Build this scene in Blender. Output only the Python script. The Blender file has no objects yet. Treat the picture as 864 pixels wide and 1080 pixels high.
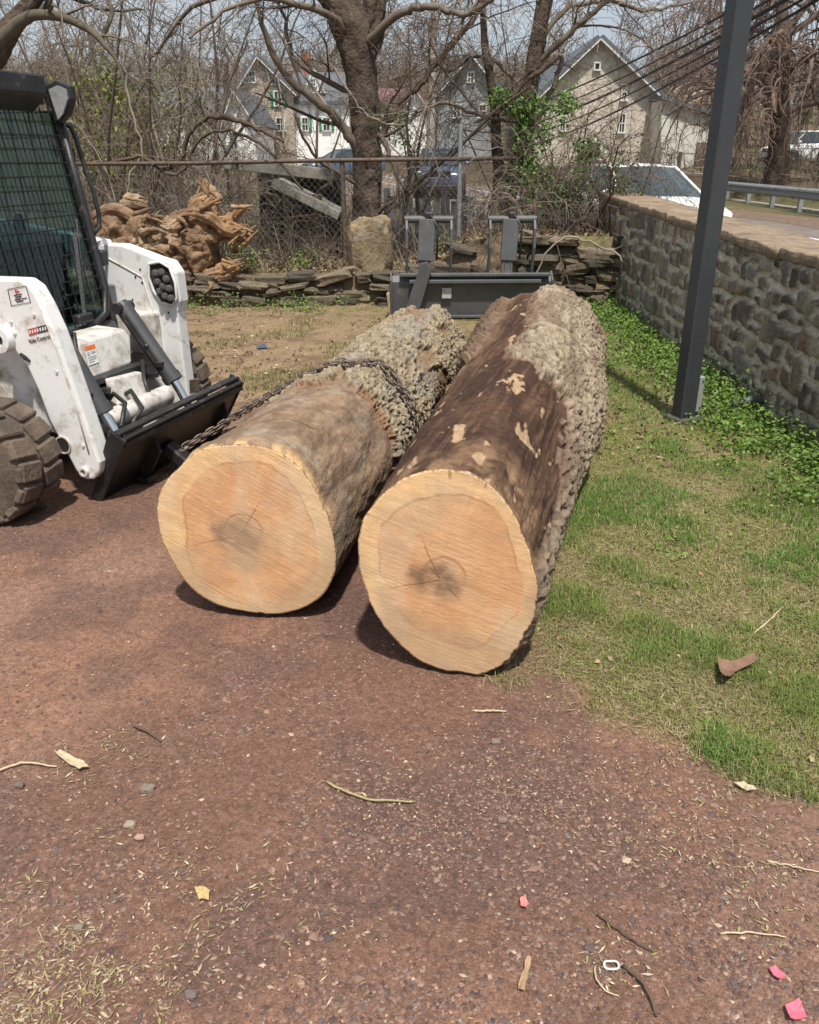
import bpy, math, random
import numpy as np
from mathutils import Vector, Matrix
PI = math.pi
random.seed(7)
RN = np.random.default_rng(11)
S = bpy.context.scene
COL = S.collection
# ------------------------------------------------------------------ camera model (photo 864x1080, f = 864 px)
H = 1.6; PITCH = math.radians(23.3); CP, SP = math.cos(PITCH), math.sin(PITCH)
def ray(px, py):
    dx = (px-432)/864; dy = (540-py)/864
    return Vector((dx, CP+dy*SP, -SP+dy*CP))
def G(px, py, z=0.0):
    d = ray(px, py); t = (z-H)/d.z
    return Vector((0, 0, H))+d*t
def A(px, py, Y):
    d = ray(px, py); return Vector((0, 0, H))+d*(Y/d.y)
def pxs(Y, z=1.0):                                   # metres per photo pixel at distance Y
    return (Y*CP+(H-z)*SP)/864
# ------------------------------------------------------------------ numpy noise
def _h(ix, iy, iz, s=0):
    n = (ix.astype(np.int64)*374761393 + iy.astype(np.int64)*668265263 + iz.astype(np.int64)*2147483647 + s*974634777) & 0xffffffff
    n = ((n ^ (n >> 13))*1274126177) & 0xffffffff
    n = ((n ^ (n >> 16))*2246822519) & 0xffffffff
    return ((n ^ (n >> 15)) & 0xffffff)/float(0xffffff)
def vn(x, y, z=0.0, s=0):
    x, y, z = np.broadcast_arrays(np.asarray(x, float), np.asarray(y, float), np.asarray(z, float))
    X, Y, Z = np.floor(x), np.floor(y), np.floor(z)
    fx, fy, fz = x-X, y-Y, z-Z
    fx, fy, fz = [f*f*(3-2*f) for f in (fx, fy, fz)]
    r = 0
    for i in (0, 1):
        for j in (0, 1):
            for k in (0, 1):
                w = (fx if i else 1-fx)*(fy if j else 1-fy)*(fz if k else 1-fz)
                r = r + w*_h(X+i, Y+j, Z+k, s)
    return r
def fbm(x, y, z=0.0, o=4, s=0):
    r = 0; a = .5; t = 0
    for i in range(o):
        r = r + a*vn(x*2**i, y*2**i, np.asarray(z)*2**i, s+i); t += a; a *= .5
    return r/t
def vor(u, v, s=0, wrap=None):
    U, V = np.floor(u), np.floor(v)
    f1 = np.full(u.shape, 9.0); f2 = f1.copy(); cid = np.zeros(u.shape)
    for i in (-1, 0, 1):
        for j in (-1, 0, 1):
            cu, cv = U+i, V+j
            cw = cu % wrap if wrap else cu
            z = np.zeros_like(cu)
            jx = _h(cw, cv, z, s+1); jy = _h(cw, cv, z, s+2)
            d = np.hypot(cu+.1+.8*jx-u, cv+.1+.8*jy-v)
            n = d < f1
            f2 = np.where(n, f1, np.minimum(f2, d))
            cid = np.where(n, _h(cw, cv, z, s+3), cid)
            f1 = np.where(n, d, f1)
    return f1, f2, cid
def ss(a, b, x):
    t = np.clip((x-a)/(b-a), 0, 1); return t*t*(3-2*t)
def mixc(a, b, t):
    a = np.asarray(a, float); b = np.asarray(b, float)
    return a*(1-t[..., None])+b*t[..., None]
# ------------------------------------------------------------------ materials
MATS = {}
def mat(name, col=(.5, .5, .5), rough=.6, metal=0, var=.12, vs=6, bump=.15, bs=60, attr=False, dirt=None, streak=None, trans=0, spec=.5, bd=.01):
    if name in MATS: return MATS[name]
    m = bpy.data.materials.new(name); m.use_nodes = True
    nt = m.node_tree; N = nt.nodes; Lk = nt.links
    b = N['Principled BSDF']; b.inputs['Roughness'].default_value = rough; b.inputs['Metallic'].default_value = metal
    b.inputs['Specular IOR Level'].default_value = spec
    if trans: b.inputs['Transmission Weight'].default_value = trans
    tc = N.new('ShaderNodeTexCoord'); co = tc.outputs['Object']
    n1 = N.new('ShaderNodeTexNoise'); n1.inputs['Scale'].default_value = vs; n1.inputs['Detail'].default_value = 6; n1.inputs['Roughness'].default_value = .65
    Lk.new(co, n1.inputs['Vector'])
    mr = N.new('ShaderNodeMapRange'); mr.inputs['From Min'].default_value = .3; mr.inputs['From Max'].default_value = .7
    mr.inputs['To Min'].default_value = 1-var; mr.inputs['To Max'].default_value = 1+var
    Lk.new(n1.outputs['Fac'], mr.inputs['Value'])
    vm = N.new('ShaderNodeVectorMath'); vm.operation = 'SCALE'
    if attr:
        at = N.new('ShaderNodeVertexColor'); at.layer_name = 'Col'; Lk.new(at.outputs['Color'], vm.inputs[0])
    else: vm.inputs[0].default_value = col[:3]
    Lk.new(mr.outputs['Result'], vm.inputs['Scale']); out = vm.outputs['Vector']
    if dirt:
        dc, amt, ds = dirt
        n2 = N.new('ShaderNodeTexNoise'); n2.inputs['Scale'].default_value = ds; n2.inputs['Detail'].default_value = 8; n2.inputs['Roughness'].default_value = .7
        mp = N.new('ShaderNodeMapping'); mp.inputs['Location'].default_value = (3, 7, 1); Lk.new(co, mp.inputs['Vector']); Lk.new(mp.outputs['Vector'], n2.inputs['Vector'])
        r2 = N.new('ShaderNodeMapRange'); r2.inputs['From Min'].default_value = .72-amt*.45; r2.inputs['From Max'].default_value = .85-amt*.3
        Lk.new(n2.outputs['Fac'], r2.inputs['Value'])
        mx = N.new('ShaderNodeMix'); mx.data_type = 'RGBA'; Lk.new(r2.outputs['Result'], mx.inputs[0]); Lk.new(out, mx.inputs[6]); mx.inputs[7].default_value = (*dc, 1)
        out = mx.outputs[2]
        rr = N.new('ShaderNodeMapRange'); rr.inputs['To Min'].default_value = rough; rr.inputs['To Max'].default_value = .85
        Lk.new(r2.outputs['Result'], rr.inputs['Value']); Lk.new(rr.outputs['Result'], b.inputs['Roughness'])
    Lk.new(out, b.inputs['Base Color'])
    if bump:
        n3 = N.new('ShaderNodeTexNoise'); n3.inputs['Scale'].default_value = bs; n3.inputs['Detail'].default_value = 5
        Lk.new(co, n3.inputs['Vector'])
        bp = N.new('ShaderNodeBump'); bp.inputs['Strength'].default_value = bump; bp.inputs['Distance'].default_value = bd
        Lk.new(n3.outputs['Fac'], bp.inputs['Height']); Lk.new(bp.outputs['Normal'], b.inputs['Normal'])
    MATS[name] = m; return m
# ------------------------------------------------------------------ object bookkeeping
ROOT = {}
def tag(o, label=None, cat=None, group=None, kind=None):
    if label: o['label'] = label
    if cat: o['category'] = cat
    if group: o['group'] = group
    if kind: o['kind'] = kind
    return o
def thing(name, label, cat, loc=(0, 0, 0), rz=0, group=None):
    o = bpy.data.objects.new(name, None); COL.objects.link(o); o.empty_display_size = .1
    o.location = loc; o.rotation_euler = (0, 0, rz); tag(o, label, cat, group)
    ROOT[o.name] = (Matrix.Translation(Vector(loc)) @ Matrix.Rotation(rz, 4, 'Z')).inverted()
    return o
def npmesh(name, V, Fs, m, parent=None, col=None, smooth=True, local=False):
    """V (N,3); Fs: array (M,k) or list of such arrays"""
    if not isinstance(Fs, list): Fs = [Fs]
    V = np.asarray(V, float).reshape(-1, 3)
    if parent is not None and parent.name in ROOT: ROOTM = ROOT[parent.name]
    else: ROOTM = None
    if ROOTM is not None and not local:
        Mx = np.array(ROOTM); V = V@Mx[:3, :3].T+Mx[:3, 3]
    me = bpy.data.meshes.new(name)
    me.vertices.add(len(V)); me.vertices.foreach_set('co', V.ravel())
    nl = sum(f.size for f in Fs); npo = sum(len(f) for f in Fs)
    me.loops.add(nl); me.loops.foreach_set('vertex_index', np.concatenate([f.ravel() for f in Fs]).astype(np.int32))
    st = []; o0 = 0
    for f in Fs: st.append(o0+np.arange(len(f))*f.shape[1]); o0 += f.size
    me.polygons.add(npo); me.polygons.foreach_set('loop_start', np.concatenate(st).astype(np.int32))
    me.update(calc_edges=True); me.validate()
    me.polygons.foreach_set('use_smooth', np.full(len(me.polygons), bool(smooth)))
    if col is not None:
        ca = me.color_attributes.new('Col', 'FLOAT_COLOR', 'POINT')
        c4 = np.ones((len(V), 4)); c4[:, :3] = np.clip(np.asarray(col).reshape(-1, 3), 0, 1); ca.data.foreach_set('color', c4.ravel())
    if m is not None: me.materials.append(m)
    ob = bpy.data.objects.new(name, me); COL.objects.link(ob)
    if parent is not None:
        ob.parent = parent
        if parent.name in ROOT: ROOT[ob.name] = ROOT[parent.name]
    return ob
class MB:
    def __init__(s): s.v = []; s.f = []
    def add(s, vs, fs):
        o = len(s.v); s.v += [tuple(v) for v in vs]; s.f += [tuple(i+o for i in f) for f in fs]; return s
    def box(s, c, d, R=None, bev=0):
        c = Vector(c); x, y, z = [q/2 for q in d]
        if bev:
            b = min(bev, x*.9, y*.9, z*.9); vs = []; 
            pts = [(sx, sy, sz) for sx in (-1, 1) for sy in (-1, 1) for sz in (-1, 1)]
            idx = {}
            for p in pts:
                for a in range(3):
                    q = [p[0]*(x-b), p[1]*(y-b), p[2]*(z-b)]; q[a] = p[a]*(x, y, z)[a]
                    idx[(p, a)] = len(vs); vs.append(Vector(q))
            fs = []
            for a in range(3):
                o1, o2 = [k for k in range(3) if k != a]
                for sg in (-1, 1):
                    cyc = []
                    for e in ((-1, -1), (1, -1), (1, 1), (-1, 1)):
                        p = [0, 0, 0]; p[a] = sg; p[o1], p[o2] = e; cyc.append(idx[(tuple(p), a)])
                    fs.append(cyc)
            for a in range(3):
                for e in ((-1, -1), (1, -1), (1, 1), (-1, 1)):
                    o1, o2 = [k for k in range(3) if k != a]
                    p = [0, 0, 0]; p[o1], p[o2] = e; q = p[:]; p[a] = -1; q[a] = 1; p, q = tuple(p), tuple(q)
                    fs.append([idx[(p, o1)], idx[(p, o2)], idx[(q, o2)], idx[(q, o1)]])
            for p in pts: fs.append([idx[(p, 0)], idx[(p, 1)], idx[(p, 2)]])
        else:
            vs = [Vector((sx*x, sy*y, sz*z)) for sx in (-1, 1) for sy in (-1, 1) for sz in (-1, 1)]
            fs = [(0, 1, 3, 2), (4, 6, 7, 5), (0, 4, 5, 1), (2, 3, 7, 6), (0, 2, 6, 4), (1, 5, 7, 3)]
        if R is not None: vs = [R@v for v in vs]
        return s.add([v+c for v in vs], fs)
    def beam(s, a, b, w, h, up=(0, 0, 1), bev=0):
        a, b = Vector(a), Vector(b); x = (b-a); L = x.length; x.normalize()
        y = Vector(up).cross(x)
        if y.length < 1e-4: y = Vector((0, 1, 0)).cross(x)
        y.normalize(); z = x.cross(y)
        R = Matrix((x, y, z)).transposed()
        return s.box((a+b)/2, (L, w, h), R, bev)
    def tube(s, pts, r, n=8, cap=True):
        pts = [Vector(p) for p in pts]; rs = r if isinstance(r, (list, tuple)) else [r]*len(pts)
        ref = Vector((0.13, .21, 1)).normalized(); vs = []; t0 = (pts[1]-pts[0]).normalized()
        if abs(t0.dot(ref)) > .9: ref = Vector((1, .1, 0)).normalized()
        for i, p in enumerate(pts):
            t = (pts[min(i+1, len(pts)-1)]-pts[max(i-1, 0)]).normalized()
            u = (ref-t*ref.dot(t)).normalized(); w = t.cross(u); ref = u
            for k in range(n):
                a = 2*PI*k/n; vs.append(p+(u*math.cos(a)+w*math.sin(a))*rs[i])
        fs = []
        for i in range(len(pts)-1):
            for k in range(n): fs.append((i*n+k, i*n+(k+1) % n, (i+1)*n+(k+1) % n, (i+1)*n+k))
        if cap: fs.append(tuple(range(n))[::-1]); fs.append(tuple((len(pts)-1)*n+k for k in range(n)))
        return s.add(vs, fs)
    def prism(s, poly, ext):
        """poly: list of Vector, ext: extrusion vector"""
        n = len(poly); ext = Vector(ext)
        vs = [Vector(p) for p in poly]+[Vector(p)+ext for p in poly]
        fs = [tuple(range(n))[::-1], tuple(range(n, 2*n))]+[(i, (i+1) % n, n+(i+1) % n, n+i) for i in range(n)]
        return s.add(vs, fs)
    def quad(s, a, b, c, d): return s.add([a, b, c, d], [(0, 1, 2, 3)])
    def lathe(s, c, axis, prof, n=24):
        """prof: [(along, radius)] ; closed by caps"""
        c = Vector(c); t = Vector(axis).normalized()
        return s.tube([c+t*p[0] for p in prof], [p[1] for p in prof], n)
    def ball(s, c, r, n=10):
        c = Vector(c); rr = r if isinstance(r, (tuple, list)) else (r, r, r); vs = []; fs = []; m = n//2
        for i in range(m+1):
            ph = PI*i/m
            for k in range(n):
                a = 2*PI*k/n; vs.append(c+Vector((rr[0]*math.sin(ph)*math.cos(a), rr[1]*math.sin(ph)*math.sin(a), rr[2]*math.cos(ph))))
        for i in range(m):
            for k in range(n): fs.append((i*n+k, (i+1)*n+k, (i+1)*n+(k+1) % n, i*n+(k+1) % n))
        return s.add(vs, fs)
    def build(s, name, m, parent=None, local=False, smooth=False, bevel=0, label=None):
        me = bpy.data.meshes.new(name); V = s.v
        if parent is not None and parent.name in ROOT and not local:
            Mx = ROOT[parent.name]; V = [Mx@Vector(v) for v in V]
        me.from_pydata([tuple(v) for v in V], [], s.f); me.validate(); me.update()
        import bmesh
        bm = bmesh.new(); bm.from_mesh(me); bmesh.ops.recalc_face_normals(bm, faces=bm.faces); bm.to_mesh(me); bm.free()
        if smooth: me.shade_smooth()
        if m is not None: me.materials.append(m)
        ob = bpy.data.objects.new(name, me); COL.objects.link(ob)
        if smooth == 'auto':
            me.set_sharp_from_angle(angle=math.radians(38))
        if bevel:
            md = ob.modifiers.new('bevel', 'BEVEL'); md.width = bevel; md.segments = 2; md.limit_method = 'ANGLE'
        if parent is not None:
            ob.parent = parent
            if parent.name in ROOT: ROOT[ob.name] = ROOT[parent.name]
        if label: ob['label'] = label
        return ob
class Tubes:
    """many thin tapered tubes, built in batches"""
    def __init__(s): s.g = {}
    def add(s, pts, rad, n=4, c=None):
        s.g.setdefault((len(pts), n), []).append((np.asarray(pts, float), np.asarray(rad, float), (.2, .2, .2) if c is None else c))
    def build(s, name, m, parent=None, col=False):
        VV = []; FF = []; CC = []; off = 0
        for (k, n), L in s.g.items():
            Pn = np.array([l[0] for l in L]); R = np.array([l[1] for l in L]); C = np.array([l[2] for l in L])
            B = len(L); T = np.empty_like(Pn); T[:, 1:-1] = Pn[:, 2:]-Pn[:, :-2]; T[:, 0] = Pn[:, 1]-Pn[:, 0]; T[:, -1] = Pn[:, -1]-Pn[:, -2]
            T /= np.linalg.norm(T, axis=2, keepdims=True)+1e-9
            T0 = Pn[:, -1]-Pn[:, 0]; T0 /= np.linalg.norm(T0, axis=1, keepdims=True)+1e-9
            ref = np.where(np.abs(T0[:, 2:3]) > .8, np.array([[1., .2, 0]]), np.array([[.1, .2, 1.]]))[:, None, :]
            u = ref-T*(ref*T).sum(2, keepdims=True); u /= np.linalg.norm(u, axis=2, keepdims=True)+1e-9
            w = np.cross(T, u); a = np.arange(n)*2*PI/n
            V = Pn[:, :, None]+R[:, :, None, None]*(u[:, :, None]*np.cos(a)[None, None, :, None]+w[:, :, None]*np.sin(a)[None, None, :, None])
            idx = (np.arange(B)*k*n)[:, None, None]+(np.arange(k-1)*n)[None, :, None]
            q = np.arange(n)[None, None, :]; q2 = (q+1) % n
            F = np.stack([idx+q, idx+q2, idx+n+q2, idx+n+q], -1).reshape(-1, 4)+off
            VV.append(V.reshape(-1, 3)); FF.append(F); CC.append(np.repeat(C, k*n, 0)); off += B*k*n
        if not VV: return None
        return npmesh(name, np.concatenate(VV), np.concatenate(FF), m, parent, np.concatenate(CC) if col else None, True)
def diamonds(P, L, W, rng, tilt=1.0, fold=0.0, dirs=None):
    N = len(P); L = np.broadcast_to(L, (N,))[:, None]; W = np.broadcast_to(W, (N,))[:, None]
    d = rng.normal(size=(N, 3))*[1, 1, tilt] if dirs is None else dirs
    d /= np.linalg.norm(d, axis=1, keepdims=True)
    r = rng.normal(size=(N, 3))*[1, 1, tilt]; w = np.cross(d, np.cross(r, d)); w /= np.linalg.norm(w, axis=1, keepdims=True)+1e-9
    V = np.stack([P-d*L/2, P+w*W/2-d*L*.1, P+d*L/2, P-w*W/2-d*L*.1], 1)
    return V.reshape(-1, 3), np.arange(N*4).reshape(N, 4)
# ================================================================== SETTING
def road_c(y):
    return np.interp(y, [-60, 0, 14, 22, 31, 45, 60, 85, 140], [7.1, 7.1, 7.1, 6.0, 2.6, -1.8, -7, -17, -40])
def road_z(y): return np.interp(y, [-60, 16, 31, 60, 90, 140], [.05, .05, .3, .95, 1.6, 3])
def terrain(x, y):
    base = 0*x
    back = ss(9.92, 10.12, y)*(.34+.42*ss(-.2, 1.2, x)*(1-ss(12, 16, y)))
    z = back+ss(13, 60, y)*1.25+ss(60, 190, y)*9+ss(150, 500, y)*14
    z = z+ss(10, 22, y)*(fbm(x*.25, y*.25, 0, 3, 4)-.5)*.5+ss(60, 200, y)*(fbm(x*.02, y*.02, 0, 3, 9)-.5)*9
    # road corridor
    dc = np.abs(x-road_c(y)); k = 1-ss(4.6, 7.5, dc)
    k = np.where((x > 2.6) & (y < 40) & (x < 13), 1.0, k) if True else k
    k = np.where((x < 2.6) & (y < 12), 0, k)
    z = z*(1-k)+(road_z(y)-.03)*k
    right = ss(12.5, 40, x)*ss(-10, 30, y)
    z = z+right*(-.2)
    return z
# ground masks (world): grass area from photo outline
gp = [(560, 705), (600, 712), (650, 742), (700, 765), (760, 792), (864, 812), (1000, 850)]
gpw = [G(*p) for p in gp]
def grass_edge(x):     # y of the grass front edge for x
    return np.interp(x, [p.x for p in gpw], [p.y for p in gpw])
def grassmask(x, y):
    n = fbm(x*2.2, y*2.2, 0, 4, 31)-.5
    a = ss(-.12, .3, y-grass_edge(x)+n*.7)*ss(.25, .62, x-.13*(y-2.3)+n*.35+np.where(y > 6, .6, 0)*ss(6, 7.5, y))
    b = ss(7.2, 8.6, y+n*3)*ss(-2.5, 1.0, x+n*2)*.55
    return np.clip(np.maximum(a, b)+0*n, 0, 1)
def litter(x, y): return ss(4.3, 5.8, y+(fbm(x*1.1, y*1.1, 0, 3, 17)-.5)*2.5)*(1-ss(9.7, 10, y)*.3)
def axis(lo, hi, f, glo, ghi, grow=1.13, step0=None):
    a = list(np.arange(lo, hi, f)); s = f*2; x = a[-1]
    while x < ghi: x += s; a.append(x); s *= grow
    s = f*2; x = lo; b = []
    while x > glo: x -= s; b.append(x); s *= grow
    return np.array(b[::-1]+a)
xs = axis(-2.8, 2.6, .022, -600, 600, 1.12); ys = axis(.75, 7.5, .022, -40, 900, 1.1)
# keep moderately fine to 12 m and with steps at the back wall
ys = np.sort(np.unique(np.concatenate([ys[ys < 7.5], np.arange(7.5, 14, .07), axis(14, 40, .6, 13.9, 900, 1.12)[1:]])))
Xg, Yg = np.meshgrid(xs, ys)
Zg = terrain(Xg, Yg)
near = (1-ss(9.5, 11, Yg))*(1-ss(2.4, 2.5, Xg))
Zg += near*((fbm(Xg*1.3, Yg*1.3, 0, 3, 2)-.5)*.03+(fbm(Xg*9, Yg*9, 0, 4, 3)-.5)*.018)
f1, f2, cid = vor(Xg*30, Yg*30, 5)
Zg += near*(1-ss(5, 7, Yg))*np.where(cid > .55, 1, .2)*(ss(0, .35, f2-f1))*.0045*ss(.35, .6, fbm(Xg*3, Yg*3, 0, 3, 6))
Zg -= np.where((Yg < 14) & (Xg < 2.6), .006, 0)
nx, ny = len(xs), len(ys)
i = np.arange(ny-1)[:, None]*nx+np.arange(nx-1)[None]
Fg = np.stack([i, i+1, i+nx+1, i+nx], -1).reshape(-1, 4)
gm = grassmask(Xg, Yg); lm = litter(Xg, Yg)
dirt = mixc((.228, .127, .086), (.162, .093, .068), ss(.4, .62, fbm(Xg*1.3, Yg*1.3, 0, 5, 41)))
dirt = mixc(dirt, (.245, .150, .112), ss(.52, .75, fbm(Xg*.8+9, Yg*.8, 0, 4, 43))*.7)
dirt = mixc(dirt, (.105, .068, .060), ss(.5, .62, fbm(Xg*2.5, Yg*2.5+4, 0, 5, 44))*.5)
# pale pebbly flecks
lit = mixc((.20, .135, .085), (.30, .215, .13), fbm(Xg*5, Yg*5, 0, 5, 51))
lit = mixc(lit, (.13, .085, .055), ss(.5, .7, fbm(Xg*9, Yg*9, 0, 4, 52))*.7)
grs = mixc((.15, .155, .05), (.23, .19, .10), ss(.4, .65, fbm(Xg*4, Yg*4, 0, 5, 61)))
back_c = mixc((.16, .115, .075), (.10, .095, .045), ss(.4, .6, fbm(Xg*.5, Yg*.5, 0, 5, 71)))
colr = mixc(dirt, lit, lm); colr = mixc(colr, grs, gm)
colr = mixc(colr, back_c, ss(9.9, 10.6, Yg))
mgr = mat('ground_soil', attr=True, rough=.95, var=.22, vs=38, bump=.9, bs=170, spec=.12, bd=.006)
nt = mgr.node_tree; bs_ = nt.nodes['Principled BSDF']; prev = bs_.inputs['Base Color'].links[0].from_socket
tco = nt.nodes.new('ShaderNodeTexCoord'); last = prev
for sc, lo, hi in ((110, .80, 1.2), (260, .8, 1.2)):
    vt = nt.nodes.new('ShaderNodeTexVoronoi'); vt.inputs['Scale'].default_value = sc; nt.links.new(tco.outputs['Object'], vt.inputs['Vector'])
    sx = nt.nodes.new('ShaderNodeSeparateColor'); nt.links.new(vt.outputs['Color'], sx.inputs[0])
    mr_ = nt.nodes.new('ShaderNodeMapRange'); mr_.inputs['To Min'].default_value = lo; mr_.inputs['To Max'].default_value = hi; nt.links.new(sx.outputs[0], mr_.inputs['Value'])
    vm_ = nt.nodes.new('ShaderNodeVectorMath'); vm_.operation = 'SCALE'; nt.links.new(last, vm_.inputs[0]); nt.links.new(mr_.outputs['Result'], vm_.inputs['Scale']); last = vm_.outputs['Vector']
nt.links.new(last, bs_.inputs['Base Color'])
ground = npmesh('ground', np.stack([Xg, Yg, Zg], -1), Fg, mgr, None, colr)
tag(ground, kind='structure')
# road
def ribbon(name, y0, y1, o0, o1, dz, m, step=.5, kind='structure', cols=1):
    yy = np.arange(y0, y1+step, step); c = road_c(yy); z = road_z(yy)+dz
    off = np.linspace(o0, o1, cols+1) if np.isscalar(o0) else None
    V = np.stack([np.stack([c+o, yy, z], -1) for o in off], 1)
    k = cols+1; n = len(yy); i = np.arange(n-1)[:, None]*k+np.arange(cols)[None]
    F = np.stack([i, i+1, i+k+1, i+k], -1).reshape(-1, 4)
    o = npmesh(name, V, F, m, None, None, False)
    if kind: o['kind'] = kind
    return o
masph = mat('asphalt', (.175, .15, .135), .9, var=.25, vs=2.5, bump=.5, bs=120, dirt=((.23, .17, .13), .5, .6), spec=.2)
ribbon('road', -30, 100, -4.15, 3.2, .0, masph)
ribbon('road_shoulder', -30, 40, 3.2, 5.2, .004, mat('leafy_gravel', (.13, .085, .06), .95, var=.5, vs=14, bump=.9, bs=40, dirt=((.24, .17, .11), .55, 9)))
ribbon('road_edge_line', -30, 60, 1.75, 1.87, .006, mat('road_paint', (.72, .70, .64), .7, dirt=((.3, .26, .22), .35, 12)))
ribbon('road_centre_line', 24, 95, -.25, -.13, .006, mat('yellow_paint', (.62, .40, .09), .7, dirt=((.3, .26, .22), .35, 12)))
# ------------------------------------------------------------------ rubble masonry
def rubble(w, h, res, smax, rng, mortar=.017, asp=1.05, mcol=(.56, .50, .405), patch=.10):
    rects = []
    def split(x0, y0, x1, y1):
        W, Hh = x1-x0, y1-y0; lim = smax*(.55+.75*rng.random())
        if max(W/asp, Hh) < lim or min(W, Hh) < smax*.3: rects.append((x0, y0, x1, y1)); return
        t = .33+.34*rng.random()
        if W/asp > Hh: split(x0, y0, x0+W*t, y1); split(x0+W*t, y0, x1, y1)
        else: split(x0, y0, x1, y0+Hh*t); split(x0, y0+Hh*t, x1, y1)
    n = max(1, int(w/.9))
    for k in range(n): split(k*w/n, 0, (k+1)*w/n, h)
    u = np.linspace(0, w, int(w/res)+1); v = np.linspace(0, h, int(h/res)+1); U, V = np.meshgrid(u, v)
    Uw = U+(fbm(U/.13, V/.13, 0, 5, 5)-.5)*smax*.36; Vw = V+(fbm(U/.13, V/.13, 7, 5, 8)-.5)*smax*.36
    hgt = np.zeros(U.shape); col = np.zeros(U.shape+(3,)); col[:] = mcol
    pal = np.array([(.25, .205, .155), (.18, .155, .125), (.30, .24, .17), (.22, .195, .175), (.29, .19, .15), (.24, .215, .175), (.14, .12, .10), (.36, .31, .245), (.22, .17, .155), (.27, .22, .16)])
    for (x0, y0, x1, y1) in rects:
        cx, cy = (x0+x1)/2, (y0+y1)/2; hx, hy = (x1-x0)/2-mortar, (y1-y0)/2-mortar; r = min(hx, hy)*(.10+.35*rng.random()**1.5)
        qx = np.abs(Uw-cx)-hx+r; qy = np.abs(Vw-cy)-hy+r
        d = np.hypot(np.maximum(qx, 0), np.maximum(qy, 0))+np.minimum(np.maximum(qx, qy), 0)-r
        mk = d < 0
        e = ss(0, smax*.05, -d); pr = .55+.6*rng.random(); tx, ty = (rng.random(2)-.5)*.35
        hh = e*pr+e*(tx*(Uw-cx)/smax+ty*(Vw-cy)/smax)
        hgt = np.where(mk, hh, hgt); c = pal[rng.integers(len(pal))]*(.55+.5*rng.random())
        edge = ss(0, .012, -d)
        cc = col*(1-edge[..., None])+c*edge[..., None]
        col = np.where(mk[..., None], cc, col)
    n = fbm(U*14, V*14, 3, 5, 12)
    hgt = hgt*.030*smax/.2+(n-.5)*.026*smax/.2+(fbm(U*60, V*60, 3, 3, 14)-.5)*.006
    blot = ss(.5, .68, fbm(U*6, V*6, 5, 4, 22))
    col = col*(1+.5*(n[..., None]-.5)); col = mixc(col, mcol, blot*patch)
    return U, V, hgt, col
def stone_face(name, m, parent, org, du, dv, dn, w, h, res, smax, rng, topf=None, tint=(1, 1, 1), **k):
    U, V, hg, c = rubble(w, h, res, smax, rng, **k)
    du, dv, dn = [np.array(q, float) for q in (du, dv, dn)]
    Vv = V if topf is None else V*topf(U)/h
    P = np.array(org, float)+U[..., None]*du+Vv[..., None]*dv+hg[..., None]*dn
    ny, nx = U.shape; i = np.arange(ny-1)[:, None]*nx+np.arange(nx-1)[None]
    F = np.stack([i, i+1, i+nx+1, i+nx], -1).reshape(-1, 4)
    return npmesh(name, P, F, m, parent, c*np.array(tint), True)
mstone = mat('rubble_stone', attr=True, rough=.93, var=.3, vs=30, bump=1.0, bs=60, spec=.2, bd=.012)
mcope = mat('coping_stone', (.27, .205, .145), .92, var=.35, vs=9, bump=.7, bs=50, dirt=((.15, .125, .085), .5, 4), spec=.2)
mmortar = mat('mortar', (.24, .20, .16), .95, var=.2, vs=12)
WX = 2.47; WT = 1.02
def wtop(y): return .985+.165*ss(4, 12.5, np.asarray(y, float))
w = thing('stone_wall', 'long rubble stone parapet wall with sandstone coping between grass and road', 'wall', (WX, 5.5, 0))
stone_face('stonework', mstone, w, (WX, 1.6, -.06), (0, 1, 0), (0, 0, 1), (-1, 0, 0), 9.75, WT+.04, .009, .25, np.random.default_rng(3), topf=lambda U: wtop(U+1.6)+.06)
MB().prism([Vector((WX+.01, 1.6, -.05)), Vector((WX+.01, 1.6, .95)), Vector((WX+.01, 5, .97)), Vector((WX+.01, 11.34, 1.10)), Vector((WX+.01, 11.34, -.05))], (.39, 0, 0)).build('wall_core', mmortar, w)
y = 1.6; r = random.Random(4)
while y < 11.3:
    L = r.uniform(.45, .95); L = min(L, 11.38-y)
    zz = float(wtop(y+L/2))+.03+r.uniform(-.006, .006)
    n = 14; vs = []; o = r.uniform(-.008, .012)
    us = np.linspace(0, 1, int(L/.03)+2); vv = np.linspace(0, 1, 16); Uc, Vc = np.meshgrid(us, vv)
    prof = np.array([(.47, 0), (.47, .06), (-.025, .07), (-.045, .062), (-.05, .03), (-.045, 0), (-.02, -.012)])
    # rounded slab built as a closed loft along y
    pr = []
    for a_, b_ in zip(prof[:-1], prof[1:]):
        for t in np.linspace(0, 1, 5)[:-1]: pr.append(a_*(1-t)+b_*t)
    pr = np.array(pr+[prof[-1]]); yy = y+.006+us*(L-.012)
    Px, Yy = np.meshgrid(pr[:, 0], yy); Pz = np.meshgrid(pr[:, 1], yy)[0]
    nn = (fbm(Yy*9, Px*9+Pz*9, 1, 4, 5)-.5)
    V3 = np.stack([WX+Px+nn*.03*(Px < .1)+o, Yy, zz-.03+Pz+(nn*.022)+(wtop(Yy)-float(wtop(y+L/2)))], -1)
    k = V3.shape[1]; q = np.arange(V3.shape[0]-1)[:, None]*k+np.arange(k-1)[None]
    F4 = np.stack([q, q+k, q+k+1, q+1], -1).reshape(-1, 4)
    capf = [np.arange(k)[None, :], (np.arange(k)+(V3.shape[0]-1)*k)[None, ::-1]]
    npmesh('coping_stone', V3.reshape(-1, 3), [F4]+capf, mcope, w)
    y += L
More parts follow.
